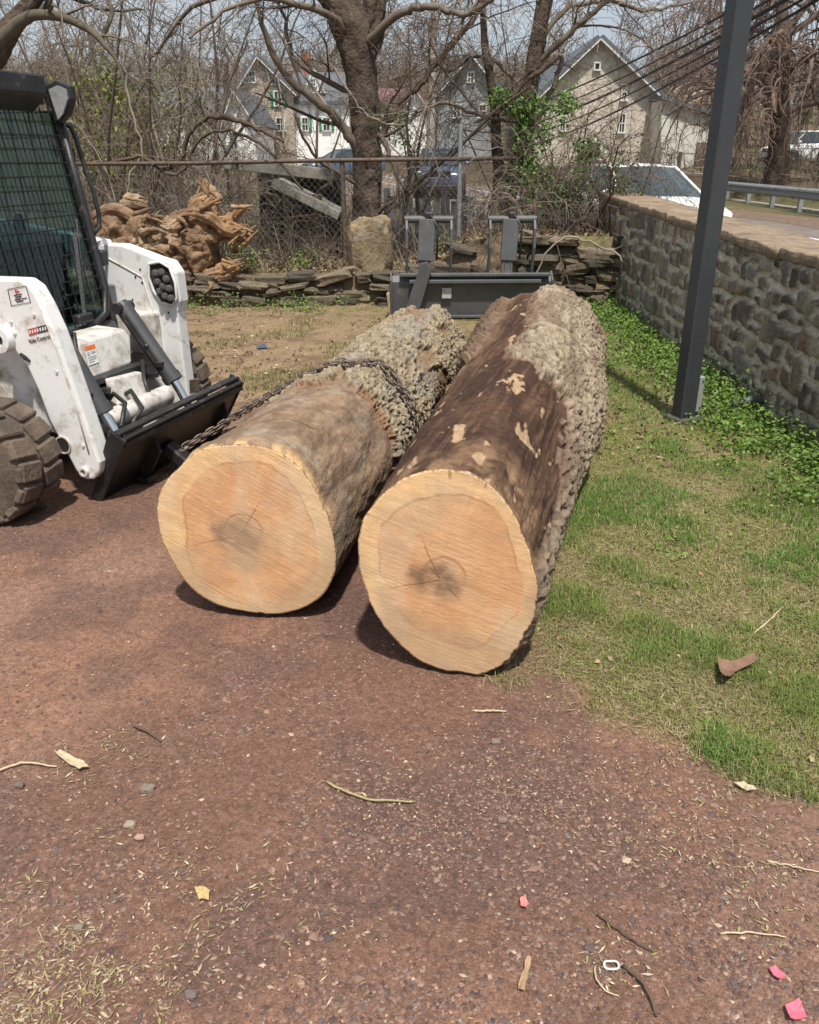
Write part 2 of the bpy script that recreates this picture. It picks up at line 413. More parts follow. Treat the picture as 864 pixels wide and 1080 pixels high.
# back retaining wall, low on the left and taller towards the corner
def backtop(u): x = -4.6+u; return .37+.40*ss(.15, .9, x)+.03*np.sin(x*5)+(fbm(u*3, 0*u, 0, 4, 6)-.5)*.16
bw = thing('low_stone_wall', 'low mossy dry stone retaining wall across the back of the yard', 'wall', (-1, 10, 0))
def rockset(name, items, m, parent, n=9, amp=.16, boxy=.6):
    u = np.linspace(0, PI, n); v = np.linspace(0, 2*PI, 2*n, endpoint=False); Uu, Vv = np.meshgrid(u, v, indexing='ij')
    B0 = np.stack([np.sin(Uu)*np.cos(Vv), np.sin(Uu)*np.sin(Vv), np.cos(Uu)], -1); B0 = np.sign(B0)*np.abs(B0)**boxy
    k = 2*n; i = np.arange(n-1)[:, None]*k; j = np.arange(k)[None]; F0 = np.stack([i+j, i+k+j, i+k+(j+1) % k, i+(j+1) % k], -1).reshape(-1, 4)
    V = []; F = []; C = []; o = 0
    for q, (c, d, tl, colr_) in enumerate(items):
        nz = fbm(B0[..., 0]*1.6+q*7.3, B0[..., 1]*1.6, B0[..., 2]*1.6+q, 4, 3)-.5
        P = B0*(1+amp*2*nz[..., None])*np.array(d)/2
        ct_, st_ = math.cos(tl), math.sin(tl); P = np.stack([P[..., 0]*ct_-P[..., 2]*st_, P[..., 1], P[..., 0]*st_+P[..., 2]*ct_], -1)+np.array(c)
        V.append(P.reshape(-1, 3)); F.append(F0+o); o += n*k; C.append(np.repeat([colr_], n*k, 0))
    return npmesh(name, np.concatenate(V), np.concatenate(F), m, parent, np.concatenate(C), False)
rw = np.random.default_rng(5); items = []
rpal = np.array([(.20, .165, .12), (.14, .12, .09), (.25, .20, .14), (.17, .145, .11), (.12, .10, .08), (.22, .185, .13)])*.72
z = .0
while z < .86:
    hh_ = rw.uniform(.07, .13); x = -4.7+rw.uniform(0, .2)
    while x < 2.42:
        wd_ = rw.uniform(.14, .48); tp = float(backtop(np.array([x+wd_/2+4.6]))[0])
        if z+hh_*.6 < tp and rw.random() < .84:
            items.append(((x+wd_/2, 10.03+rw.uniform(-.06, .05), z+hh_/2+rw.normal()*.012), (wd_*rw.uniform(.95, 1.08), .26, hh_*rw.uniform(.9, 1.15)), rw.normal()*.09, rpal[rw.integers(6)]*rw.uniform(.75, 1.2)))
        x += wd_
    z += hh_*.93
rockset('stonework', items, mstone, bw, 9, .42, .36)
nu_, nv_ = 420, 40; uu_ = np.linspace(-4.7, 2.46, nu_); XX, TT = np.meshgrid(uu_, np.linspace(0, 1, nv_)); tp_ = backtop(uu_+4.6)[None]
ZZ = -.05+TT*(tp_+.04); YY = 9.925+.10*TT+(fbm(XX*5, ZZ*5, 0, 5, 15)-.5)*.14+(fbm(XX*25, ZZ*25, 0, 3, 16)-.5)*.03
i = np.arange(nv_-1)[:, None]*nu_+np.arange(nu_-1)[None]; ce = mixc((.135, .095, .062), (.20, .15, .095), fbm(XX*7, ZZ*7, 0, 5, 19)); ce = mixc(ce, (.11, .115, .04), ss(.52, .68, fbm(XX*1.7, ZZ*3, 0, 4, 23))*.6)
npmesh('earth_core', np.stack([XX, YY, ZZ], -1), np.stack([i, i+1, i+nu_+1, i+nu_], -1).reshape(-1, 4), mat('earth_core', attr=True, rough=.95, var=.3, vs=19, bump=.8, bs=50), bw, ce)
# gate pier of rendered stone by the big tree
def rock(name, c, d, m, parent=None, seed=0, amp=.12, n=26, boxy=.55):
    vs = []; u = np.linspace(0, PI, n); v = np.linspace(0, 2*PI, 2*n, endpoint=False); Uu, Vv = np.meshgrid(u, v, indexing='ij')
    P = np.stack([np.sin(Uu)*np.cos(Vv), np.sin(Uu)*np.sin(Vv), np.cos(Uu)], -1)
    P = np.sign(P)*np.abs(P)**boxy
    nz = fbm(P[..., 0]*2+seed*7, P[..., 1]*2, P[..., 2]*2, 5, seed)-.5
    P = P*(1+amp*2*nz[..., None]); P = P*np.array(d)/2+np.array(c)
    k = 2*n; i = np.arange(n-1)[:, None]*k; j = np.arange(k)[None]; F = np.stack([i+j, i+k+j, i+k+(j+1) % k, i+(j+1) % k], -1).reshape(-1, 4)
    return npmesh(name, P, F, m, parent)
pc = A(391, 262, 10.4)
o = rock('stone_pier', (pc.x, 10.42, .56), (.50, .42, .78), mat('render_stone', (.21, .155, .09), .95, var=.4, vs=7, bump=.9, bs=25, dirt=((.25, .22, .165), .5, 6), bd=.02), seed=3, amp=.24, n=60, boxy=.42)
tag(o, 'crumbling ochre stone pier at the foot of the big trunk', 'stone pier')
# ------------------------------------------------------------------ logs
def outline(pts, Q, n, s, u):
    th = []; rr = []; P3 = []
    for p in pts:
        d = ray(*p); t = (Vector(Q)-Vector((0, 0, H))).dot(n)/d.dot(n); P3.append(Vector((0, 0, H))+d*t)
    c = sum(P3, Vector())/len(P3)
    for q in P3:
        e = q-c; th.append(math.atan2(e.dot(u), e.dot(s)) % (2*PI)); rr.append(e.length)
    o = np.argsort(th); th = np.array(th)[o]; rr = np.array(rr)[o]
    th = np.concatenate([th-2*PI, th, th+2*PI]); rr = np.tile(rr, 3)
    return c, th, rr
NT = 460
mlog = mat('log_side', attr=True, rough=.9, var=.22, vs=30, bump=.7, bs=110, spec=.2, bd=.008)
mcut = mat('cut_wood', attr=True, rough=.72, var=.10, vs=14, bump=.35, bs=120, spec=.25, bd=.003)
def make_log(label, pts, Q, faceaz, rear, Rr, L, surf, faceseed, heart, rearsq=(1, 1), ns=520, saw=.5, bend=0):
    C1 = Vector(rear)
    nrm = Vector((math.sin(faceaz), math.cos(faceaz), 0))       # into the log
    s = Vector((nrm.y, -nrm.x, 0)); u = Vector((0, 0, 1))
    c, th, rr = outline(pts, Q, nrm, s, u)
    root = thing('log', label, 'log', (Q[0], Q[1], 0), 0, 'sawn logs lying on the ground')
    T = np.arange(NT)*2*PI/NT
    r0 = np.interp(T, th, rr)
    k = np.hanning(15); k /= k.sum(); r0 = np.convolve(np.concatenate([r0[-7:], r0, r0[:7]]), k, 'valid')
    ax = (C1-c); Lx = ax.length; t = np.linspace(0, 1, ns); 
    TT, tt = np.meshgrid(T, t)
    rb = Rr*(1+.05*np.cos(2*T+.6)+.03*np.cos(3*T+2)+.02*np.cos(5*T))
    k = ss(0, .55, tt); rad = r0[None]*(1-k)+rb[None]*k
    sx = np.array(s); uz = np.array(u); cen = np.array(c)+tt[..., None]*np.array(ax)
    disp, colr, radm = surf(TT, tt*Lx, rad)
    disp = disp*(.22+.78*ss(0, .05, tt*Lx))
    rad = rad*radm+disp
    if bend: cen = cen+(bend*np.sin(PI*np.clip((tt-.15)/.85, 0, 1))**2*-1)[..., None]*sx
    P = cen+rad[..., None]*(np.cos(TT)[..., None]*sx*rearsq[0]+np.sin(TT)[..., None]*uz)
    P[..., 2] = np.maximum(P[..., 2], .004+.01*vn(P[..., 0]*30, P[..., 1]*30))
    i = np.arange(ns-1)[:, None]*NT; j = np.arange(NT)[None]
    F = np.stack([i+j, i+(j+1) % NT, i+NT+(j+1) % NT, i+NT+j], -1).reshape(-1, 4)
    npmesh('bark', P, F, mlog, root, colr)
    # cut ends
    for end, nm in ((0, 'cut_face'), (ns-1, 'rear_cut_face')):
        nr = 150 if end == 0 else 12
        q = np.linspace(0, 1, nr); E = P[end]; cc = E.mean(0)
        Qq, Tq = np.meshgrid(q, T, indexing='ij')
        PP = cc+(E-cc)[None]*Qq[..., None]
        PX = (PP-cc)@sx; PZ = (PP-cc)@uz
        # wobbling growth rings centred on the pith
        hx, hz = heart; wob = (fbm(PX*5+faceseed, PZ*5, 0, 4, faceseed)-.5)
        rr_ = np.hypot(PX-hx, PZ-hz); rq = Qq*np.interp(Tq, T, r0)/r0.mean()
        base = mixc((.63, .365, .19), (.69, .425, .23), fbm(PX*9, PZ*9, 0, 4, 2+faceseed))
        sapr = .80+.05*np.sin(Tq+faceseed*1.3)-.035*np.sin(Tq*2+faceseed)+.02*np.sin(Tq*5+2)
        sap = ss(-.012, .018, Qq+wob*.26-sapr)
        base = mixc(base, (.76, .52, .27), sap*.75)
        line = np.exp(-((Qq+wob*.26-sapr+.01)/.010)**2)
        base = mixc(base, (.36, .20, .11), line*.65*ss(.35, .6, vn(Tq*3, Tq*0, 0, faceseed)))
        rings = .5+.5*np.sin((rr_+wob*.03)*2*PI/.0085+2*vn(rr_*40, 0*rr_))
        base = base*(1-.10*rings*ss(.3, .7, vn(rr_*60, Tq*1.5, 0, 4)))[..., None]
        blot = ss(.42, .62, fbm(PX*7+3, PZ*7+1, 0, 5, 30+faceseed))
        base = mixc(base, (.56, .27, .12), blot*.4*(1-sap*.6))
        base = mixc(base, (.60, .48, .34), ss(.5, .68, fbm(PX*11, PZ*5, 2, 5, 66+faceseed))*.35)
        cd = np.hypot((PX-hx)*1.0+(PZ-hz)*.35, (PZ-hz)*1.25)
        base = mixc(base, (.44, .26, .15), .55*(1-ss(.06, .17, cd+wob*.15)))
        base = mixc(base, (.17, .11, .07), .92*(1-ss(.03, .115, cd+(fbm(PX*16, PZ*16, 0, 4, 3)-.5)*.12))*(.45+.4*ss(.3, .6, fbm(PX*30, PZ*30, 0, 4, 3))))
        ringc = np.exp(-((np.hypot(PX-hx-.01, PZ-hz-.015)-.075+wob*.03)/.004)**2)*ss(-.2, .6, np.sin(np.arctan2(PZ-hz, PX-hx)))
        base = mixc(base, (.33, .18, .09), ringc*.75)
        # radial checks
        ang = np.arctan2(PZ-hz, PX-hx)
        for a0, l0, l1 in ((.45+faceseed*.3, .0, .19), (3.35, 0, .22), (2.2, .0, .07), (5.4, .03, .12)):
            dd = np.abs(((ang-a0-wob*.25+PI) % (2*PI))-PI)*rr_
            base = mixc(base, (.16, .08, .045), np.exp(-(dd/.0018)**2)*((rr_ > l0) & (rr_ < l1))*(.5+.5*vn(rr_*90, 0*rr_))*ss(l1, l1*.6, rr_))
        # saw marks
        sd = PX*math.cos(saw)+PZ*math.sin(saw)+.02*(fbm(PX*2, PZ*2, 0, 2, 3)-.5)
        sl = -PX*math.sin(saw)+PZ*math.cos(saw)
        mk = vn(sd*260, sl*5, 0, 8+faceseed)*.55+vn(sd*95+.6*sl, sl*3, 0, 9)*.3+vn((sd*math.cos(.35)+sl*.34)*180, sl*6, 0, 19)*.25
        msk = .35+.9*ss(.35, .65, fbm(PX*4, PZ*4, 0, 3, 77+faceseed))
        base = base*(1+.075*(mk-.55)*msk)[..., None]
        base = base*(1+.10*(vn(np.arctan2(PZ-hz, PX-hx)*55, rr_*7, 0, 91)-.5)*ss(.03, .12, rr_))[..., None]
        base = mixc(base, (.84, .66, .45), ss(.78, .92, mk)*.22*msk)
        base = mixc(base, (.40, .25, .14), ss(.80, .93, vn(sd*150+7, sl*4, 0, 28))*.35)
        if faceseed == 5:
            for a0, wd0, q0 in ((1.62, .012, .90), (1.30, .007, .93), (2.5, .006, .95)): base = mixc(base, (.12, .07, .045), np.exp(-((Tq-a0-wob*.02)/wd0)**2)*ss(q0, q0+.04, Qq)*.8)
        mud = ss(.50, .75, fbm(PX*3, PZ*4, 0, 5, 60+faceseed)+.35*(-PZ/.4)-.12*(1-sap))
        base = mixc(base, (.42, .29, .18), mud*.6)
        rim = ss(.985, .998, Qq+(vn(Tq*60, 0*Tq)-.5)*.02); base = mixc(base, (.17, .10, .06), rim*.8)
        off = (.0012*(mk-.5)+.004*(fbm(PX*6, PZ*6, 0, 3, 5)-.5))*(Qq < .995)
        if end: off = -off; base = base*.7
        PP = PP+off[..., None]*np.array(nrm)-(np.array(nrm)*.003*(1 if end == 0 else -1))*(Qq[..., None] < .99)
        i = np.arange(nr-1)[:, None]*NT
        Fc = np.stack([i+j, i+NT+j, i+NT+(j+1) % NT, i+(j+1) % NT], -1).reshape(-1, 4)
        if end: Fc = Fc[:, ::-1]
        npmesh(nm, PP, Fc, mcut, root, base)
    return root, c, C1, P
def bark_relief(T, s, rad, cu, cv, seed, wr=.3):
    nu = max(6, round(2*PI*.37/cu)); U = T/(2*PI)*nu
    cs, sn = np.cos(T), np.sin(T)
    U2 = U+(fbm(cs*5, sn*5, s*7, 3, seed)-.5)*wr*4; V2 = s/cv+(fbm(cs*5+4, sn*5, s*7, 3, seed+3)-.5)*wr*4
    f1, f2, cid = vor(U2, V2, seed, nu)
    lum = fbm(cs*rad/cu*1.1, sn*rad/cu*1.1, s/cu*1.1, 3, seed+7)
    pit = ss(.10, .40, f1+(lum-.5)*.5)
    return np.clip(.78*pit+.35*ss(.35, .65, lum)-.08+.15*(cid-.5), 0, 1.1), cid
def surf_left(T, s, rad):
    cs, sn = np.cos(T), np.sin(T)
    lowf = fbm(cs*2.2, sn*2.2, s*2.2, 4, 3); fine = fbm(cs*14, sn*14, s*16, 4, 9)
    edge = .92+.12*np.sin(T*1+.4)+.16*(fbm(cs*3, sn*3, 0*s+2, 4, 13)-.5)+.08*(fbm(cs*16, sn*16, s*6, 3, 18)-.5)
    cq = 40; _, _, cedge = vor((T/(2*PI)*cq)+(fine-.5)*.5, s/.065+(lowf-.5), 88, cq)
    bk = ss(-.010, .016, s-edge+(cedge-.5)*.05); rampl = .2+.8*ss(-.01, .10, s-edge+(fine-.5)*.08)
    h1, cid = bark_relief(T, s, rad, .034, .050, 21, .35); h2, c2 = bark_relief(T, s, rad, .020, .026, 25, .3)
    hb = h1*.034+h2*.012+(fine-.5)*.02
    groove = np.exp(-((s-edge-.02)/.05)**2)
    # bare patch of brown under the chain, behind it on the top right
    bare2 = ss(.55, .61, fbm(cs*2+3, sn*2, s*2.2, 3, 33)+.12*np.exp(-((s-2.0)/.35)**2)*(np.cos(T-.3)))
    disp = bk*rampl*(hb*(1-.75*bare2)-.004)-groove*bk*.02+(lowf-.5)*.05+(1-bk)*((fine-.5)*.010)
    crack = np.exp(-(((s-.30-.08*np.sin(T*2.2)-.05*(lowf-.5))/.006)**2))*ss(.9, 1.1, T)*(1-ss(1.9, 2.1, T))
    disp -= crack*.006
    smooth_c = mixc((.29, .20, .13), (.19, .13, .085), ss(.4, .6, fbm(cs*5, sn*5, s*4, 5, 41)))
    smooth_c = mixc(smooth_c, (.30, .25, .19), ss(.5, .65, fbm(cs*3, sn*3, s*9, 5, 42))*.6)
    smooth_c = mixc(smooth_c, (.13, .075, .045), ss(.55, .7, fbm(cs*9, sn*9, s*14, 4, 43))*.4)
    smooth_c = mixc(smooth_c, (.20, .13, .085), ss(.5, .66, fbm(T*12+s, s*26, 0, 5, 47))*.5)
    smooth_c = mixc(smooth_c, (.07, .04, .025), crack*.9)
    smooth_c = mixc(smooth_c, (.62, .40, .19), np.exp(-(s/.035)**2)*ss(.45, .6, fbm(cs*5, sn*5, s*9, 4, 46))*(sn > 0))
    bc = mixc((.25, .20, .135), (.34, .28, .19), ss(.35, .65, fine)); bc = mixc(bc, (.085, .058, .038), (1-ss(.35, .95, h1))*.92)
    bc = mixc(bc, (.22, .14, .08), bare2*.8)
    bc = mixc(bc, (.22, .10, .05), np.clip(groove*1.2, 0, 1)*.75)
    bc = mixc(bc, (.26, .25, .22), ss(.5, .7, fbm(cs*3, sn*3, s*3, 3, 51))*.45)
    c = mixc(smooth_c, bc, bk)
    narrow = 1-.10*ss(.85, 1.2, s)+.06*ss(1.6, 2.6, s)
    return disp, c, narrow
def surf_right(T, s, rad):
    cs, sn = np.cos(T), np.sin(T)
    n3 = fbm(cs*2.4, sn*2.4, s*2.4, 4, 63)-.5; fine = fbm(cs*14, sn*14, s*16, 4, 69)
    Tw = (T+PI/2) % (2*PI)-PI/2          # -90..270 deg, 0 = right side, 90 = top
    # bark: right flank all the way; spreads over the top towards the rear
    lim = .22+.12*(n3)+ss(.6, 1.2, s)*(.35)+ss(1.15, 1.45, s+n3*.5)*1.05+ss(2.2, 3.3, s)*.05
    cw = 2*PI*.38/.055; cq = max(6, round(cw)); _, _, cedge = vor((T/(2*PI)*cq)+(fine-.5)*.5, s/.065+(fbm(cs*9, sn*9, s*9, 3, 5)-.5)*1.0, 88, cq)
    marg = lim-Tw+n3*.30+(fine-.5)*.08+(cedge-.5)*.22; bk = ss(-.012, .018, marg); ramp = ss(-.02, .30, marg+(fine-.5)*.15)
    left = ss(-.03, .05, (s-2.1+n3*.6))*ss(2.2, 2.35, Tw+n3*.5)      # brown bark on the left rear
    bark = np.maximum(bk, left)
    kn = ss(1.0, 1.3, s)
    h1, cid = bark_relief(T, s, rad, .032, .036, 71, .35); h2, c2 = bark_relief(T, s, rad, .018, .021, 75, .3)
    h3, c3 = bark_relief(T, s, rad, .045, .09, 78, .35)
    hb = (h1*.034+h2*.011)*kn+(h3*.026+h2*.006)*(1-kn)+(fine-.5)*.016+.006
    lump = (fbm(cs*1.7, sn*1.7, s*1.6, 3, 81)-.5)
    disp = bark*hb*np.maximum(.22+.78*ramp, left)+lump*.10*ss(.3, 1.6, s)+(1-bark)*((fine-.5)*.012+(fbm(cs*9, sn*9, s*3, 4, 83)-.5)*.03)
    bare = mixc((.050, .026, .017), (.090, .048, .030), ss(.35, .65, fbm(cs*4, sn*4, s*3, 5, 91)))
    bare = mixc(bare, (.055, .028, .02), ss(.48, .66, fbm(cs*7, sn*7, s*6, 5, 92))*.8)
    bare = mixc(bare, (.30, .19, .11), ss(.02, .35, -(s-.30-.18*np.sin(T*1.5)))*.75*ss(.3, .6, fbm(cs*6, sn*6, s*9, 4, 93)))
    strk = ss(.52, .70, fbm(T*26+s*5, s*3.0-T*1.5, 0, 4, 94)); bare = mixc(bare, (.20, .12, .07), strk*.35); stk2 = ss(.55, .7, fbm(T*7-s*3, s*40+T*8, 0, 4, 95)); bare = mixc(bare, (.03, .016, .012), stk2*.5)
    bare = mixc(bare, (.16, .09, .055), ss(.5, .7, fbm(cs*5+2, sn*5, s*1.6, 4, 89))*.4)
    chip = ss(.69, .72, fbm(cs*7+1, sn*7, s*7, 5, 96)+.17*np.exp(-((s-.62)/.16)**2-((T-.95)/.22)**2)); bare = mixc(bare, (.44, .30, .18), chip*.85)
    bare = mixc(bare, (.32, .20, .125), ss(1.9, 2.3, T)*ss(1.3, 1.8, s)*.55*ss(.35, .6, fbm(cs*4, sn*4, s*5, 4, 99)))
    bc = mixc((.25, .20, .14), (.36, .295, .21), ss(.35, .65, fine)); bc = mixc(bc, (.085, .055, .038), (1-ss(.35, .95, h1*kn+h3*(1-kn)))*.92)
    bc = mixc(bc, (.16, .115, .08), (1-kn)*.6)
    bc = mixc(bc, (.115, .070, .044), left*(1-bk)*.85)
    bc = mixc(bc, (.15, .10, .07), ss(.5, .68, fbm(cs*3, sn*3, s*2.5, 4, 98))*.6)
    rim = np.exp(-((lim-Tw+n3*.3)/.05)**2); bc = mixc(bc, (.15, .08, .05), rim*.6)
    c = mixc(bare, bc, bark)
    endz = ss(3.35, 3.75, s+.10*n3); c = mixc(c, (.22, .14, .08), endz*.5)
    return disp, c, 1-.15*np.exp(-((s-2.0)/.65)**2)*np.clip(-cs, 0, 1)+.05*ss(2.6, 3.3, s)*np.clip(-cs+.2, 0, 1)
LP = [(165, 540), (171, 515), (189, 494), (213, 474), (241, 470), (262, 469), (280, 472), (305, 484), (326, 505), (342, 537), (352, 572), (353, 603), (340, 628), (319, 642), (291, 648), (255, 644), (224, 635), (203, 621), (182, 593), (169, 565)]
RP = [(378, 582), (383, 548), (405, 520), (430, 502), (462, 494), (495, 497), (523, 516), (541, 540), (552, 565), (561, 592), (565, 618), (562, 645), (552, 667), (531, 698), (512, 708), (494, 711), (465, 706), (441, 696), (420, 677), (401, 655), (386, 620)]
LQ = G(285, 650); RQ = G(485, 712)
lroot, lc0, lc1, LPts = make_log('shorter left log with smooth peeled front half and a chain around its knobbly bark', LP, LQ, math.radians(6), (.10, 6.0, .31), .31, 3.4, surf_left, 2, (-.02, -.02), saw=-2.1)
rroot, rc0, rc1, RPts = make_log('longer right log with dark stripped top, nearer to the grass', RP, RQ, math.radians(10), (.945, 5.85, .395), .378, 3.6, surf_right, 5, (-.03, -.01), saw=1.25, bend=0)
# ------------------------------------------------------------------ chain
mchain = mat('chain_steel', (.16, .13, .11), .5, .6, var=.3, vs=40, dirt=((.20, .12, .07), .5, 25))
def chain_mesh(mb, path, pitch=.036, lw=.030, wr=.0052):
    P = [Vector(p) for p in path]; acc = [0]
    for a, b in zip(P[:-1], P[1:]): acc.append(acc[-1]+(b-a).length)
    n = int(acc[-1]/pitch); k = 0; up = Vector((0, 0, 1))
    def at(d):
        for i in range(len(P)-1):
            if d <= acc[i+1]: t = (d-acc[i])/(acc[i+1]-acc[i]+1e-9); return P[i].lerp(P[i+1], t)
        return P[-1]
    for q in range(n):
        a, b = at(q*pitch), at((q+1)*pitch); t = (b-a).normalized(); c = (a+b)/2
        s = t.cross(Vector((.3, -.5, 1))).normalized(); w = t.cross(s)
        ang = (PI/4 if q % 2 else -PI/4)+random.uniform(-.3, .3)
        s2 = s*math.cos(ang)+w*math.sin(ang); w2 = t.cross(s2); L = pitch*.5+wr*1.6; R = lw/2
        ring = []
        for m in range(12):
            a = 2*PI*m/12; ca, sa = math.cos(a), math.sin(a)
            ring.append((c+t*((L-R)*(1 if ca > 0 else -1)*(abs(ca) > .01)+R*ca)+s2*R*.85*sa))
        vs = []; fs = []
        for m in range(12):
            tg = (ring[(m+1) % 12]-ring[m-1]).normalized(); u = tg.cross(w2).normalized()
            for j in range(5):
                a = 2*PI*j/5; vs.append(ring[m]+(u*math.cos(a)+w2*math.sin(a))*wr)
        for m in range(12):
            for j in range(5): fs.append((m*5+j, m*5+(j+1) % 5, ((m+1) % 12)*5+(j+1) % 5, ((m+1) % 12)*5+j))
        mb.add(vs, fs)
def ring_on_log(P, frac_fn, th0, th1, n=50, lift=.012):
    out = []
    for a in np.linspace(th0, th1, n):
        i = int(np.clip(frac_fn(a), 0, 1)*(P.shape[0]-1)); j = int((a % (2*PI))/(2*PI)*NT) % NT
        i0, i1 = max(0, i-3), min(P.shape[0], i+4)
        seg = P[i0:i1, j]; c = P[i].mean(0); q = seg[np.argmax(np.linalg.norm(seg-c, axis=1))]; d = (q-c)/np.linalg.norm(q-c)
        out.append(Vector(P[i, j]*0+q+d*lift))
    return out
cm = MB()

for off in (0, .022):
    fr = lambda a, off=off: .40+off+.03*math.sin(a*1.0+.5)-.02*max(0, a-1.9)
    arc = ring_on_log(LPts, fr, -.75, 2.35)
    tail = [A(x_, y_-off*130, Y_) for x_, y_, Y_ in ((268, 424, 4.22), (250, 440, 4.18), (232, 452, 4.13), (212, 463, 4.08), (192, 474, 4.02), (184, 480, 4.0))]; arc = arc[:-7]+tail
    sm = []
    for i in range(len(arc)): sm.append(sum(arc[max(0, i-1):i+2], Vector())/len(arc[max(0, i-1):i+2]))
    chain_mesh(cm, sm)
tag(cm.build('chain', mchain, None, smooth=True), 'doubled steel chain wrapped over the left log and hooked to the loader plate', 'chain')
# ------------------------------------------------------------------ ground scatter
def gz(x, y):
    z = terrain(x, y)+(fbm(x*1.3, y*1.3, 0, 3, 2)-.5)*.03+(fbm(x*9, y*9, 0, 4, 3)-.5)*.018-.006
    return z
def screen_scatter(n, y0px=335, y1px=1090, x0=-20, x1=900, bias=1.0):
    px = RN.uniform(x0, x1, n); py = y0px+(y1px-y0px)*RN.random(n)**bias
    dx = (px-432)/864; dy = (540-py)/864; dz = -SP+dy*CP; t = -H/dz
    return dx*t, (CP+dy*SP)*t
x, y = screen_scatter(120000, 430, 1095)
keep = (grassmask(x, y) < .45) & (RN.random(len(x)) < (.22+.9*ss(.38, .6, fbm(x*2.2, y*2.2, 0, 4, 101)))) & (y < 7)
x, y = x[keep], y[keep]; N = len(x)
sz = .0014+.0062*RN.random(N)**4; sz = np.where(RN.random(N) > .992, sz*2.1, sz)
oc = np.array([(1, 0, 0), (0, 1, 0), (-1, 0, 0), (0, -1, 0), (0, 0, 1), (0, 0, -1)], float)
a = RN.random(N)*2*PI; ca, sa = np.cos(a), np.sin(a)
V = oc[None]*(sz[:, None, None]*(np.stack([RN.uniform(.7, 1.5, N), RN.uniform(.6, 1.2, N), RN.uniform(.35, .8, N)], -1))[:, None, :])*RN.uniform(.7, 1.3, (N, 6, 1))
V = np.stack([V[..., 0]*ca[:, None]-V[..., 1]*sa[:, None], V[..., 0]*sa[:, None]+V[..., 1]*ca[:, None], V[..., 2]], -1)
V += np.stack([x, y, gz(x, y)+sz*.25], -1)[:, None]
tri = np.array([(0, 1, 4), (1, 2, 4), (2, 3, 4), (3, 0, 4), (1, 0, 5), (2, 1, 5), (3, 2, 5), (0, 3, 5)])
F = (np.arange(N)[:, None, None]*6+tri[None]).reshape(-1, 3)
pal = np.array([(.195, .118, .09), (.13, .083, .068), (.25, .16, .125), (.105, .08, .078), (.23, .145, .11), (.18, .14, .12), (.40, .30, .22)])
c = pal[RN.choice(7, N, p=[.24, .2, .22, .12, .12, .07, .03])]*RN.uniform(.7, 1.25, (N, 1))
o = npmesh('gravel', V.reshape(-1, 3), F, mat('gravel_bits', attr=True, rough=.9, var=.15, vs=200, bump=0, spec=.2), None, np.repeat(c, 6, 0), False)
tag(o, kind='stuff')
# wood chips, straw and dry leaf bits
def bits(name, n, px0, keepf, Lr, Wr, pal, tilt=.12, lift=.004, y0px=335, mname='dry_bits', zf=gz, rough=.85):
    x, y = screen_scatter(n, y0px, 1095); k = keepf(x, y); x, y = x[k], y[k]; N = len(x)
    P = np.stack([x, y, zf(x, y)+lift], -1)
    L = RN.uniform(*Lr, N)*RN.uniform(.4, 1, N); Wd = RN.uniform(*Wr, N)
    V, F = diamonds(P, L, Wd, RN, tilt)
    pal = np.array(pal); c = pal[RN.integers(len(pal), size=N)]*RN.uniform(.7, 1.2, (N, 1))
    o = npmesh(name, V, F, mat(mname, attr=True, rough=rough, var=.15, vs=90, bump=0, spec=.2), None, np.repeat(c, 4, 0), False)
    tag(o, kind='stuff'); return o
def nearw(x, y): return RN.random(len(x)) < ss(.50, .72, fbm(x*1.6+5, y*1.6, 0, 4, 111))+.05
bits('wood_chips', 26000, 0, lambda x, y: (grassmask(x, y) < .6) & nearw(x, y) & (y < 6.5), (.005, .020), (.002, .0055), [(.38, .27, .18), (.48, .37, .25), (.30, .19, .13), (.24, .15, .11)], mname='chip_bits', y0px=430)
bits('straw', 9000, 0, lambda x, y: (np.abs(grassmask(x, y)-.25) < .2) & (y < 3.5) | (np.hypot(x+.85, y-1.15) < .22) & (RN.random(len(x)) < .9) | (np.hypot(x+.9, y-1.95) < .12), (.02, .07), (.0015, .003), [(.46, .36, .20), (.38, .28, .17), (.30, .24, .12)], mname='straw_bits', y0px=500)
def clus(x, y):
    m = np.zeros(len(x))
    for (cx, cy, r_, w_) in ((75, 800, .16, .5), (95, 1040, .20, 1.0), (60, 1010, .15, .7), (300, 868, .12, .35), (200, 910, .1, .4), (400, 858, .1, .4), (640, 850, .16, .35), (700, 900, .15, .5), (250, 960, .12, .5), (30, 900, .2, .4), (760, 830, .2, .5), (800, 900, .2, .5), (620, 990, .12, .4), (350, 1000, .1, .3)):
        c = G(cx, cy); m = np.maximum(m, w_*np.exp(-(((x-c.x)**2+(y-c.y)**2)/r_**2)))
    return m
bits('straw_patches', 40000, 0, lambda x, y: (y < 3.2) & (RN.random(len(x)) < clus(x, y)*.75*ss(.4, .6, fbm(x*9, y*9, 0, 3, 4))), (.006, .035), (.002, .007), [(.42, .33, .21), (.34, .26, .165), (.25, .18, .11), (.30, .28, .12), (.46, .39, .28)], .3, .006, mname='straw_bits', y0px=620)
bits('leaf_litter', 26000, 0, lambda x, y: (y > 4.3) & (y < 9.9) & (x < 2.4) & (RN.random(len(x)) < litter(x, y)*.8+.25*(grassmask(x, y) > .3)), (.02, .065), (.012, .035), [(.26, .165, .10), (.36, .26, .17), (.18, .11, .07), (.42, .32, .22), (.14, .085, .055)], .5, .012, mname='leaf_bits')
bits('fallen_leaves', 1500, 0, lambda x, y: (grassmask(x, y) > .5) & (y < 6), (.015, .04), (.006, .02), [(.28, .19, .11), (.36, .27, .17), (.20, .13, .08)], .6, .02, mname='leaf_bits')
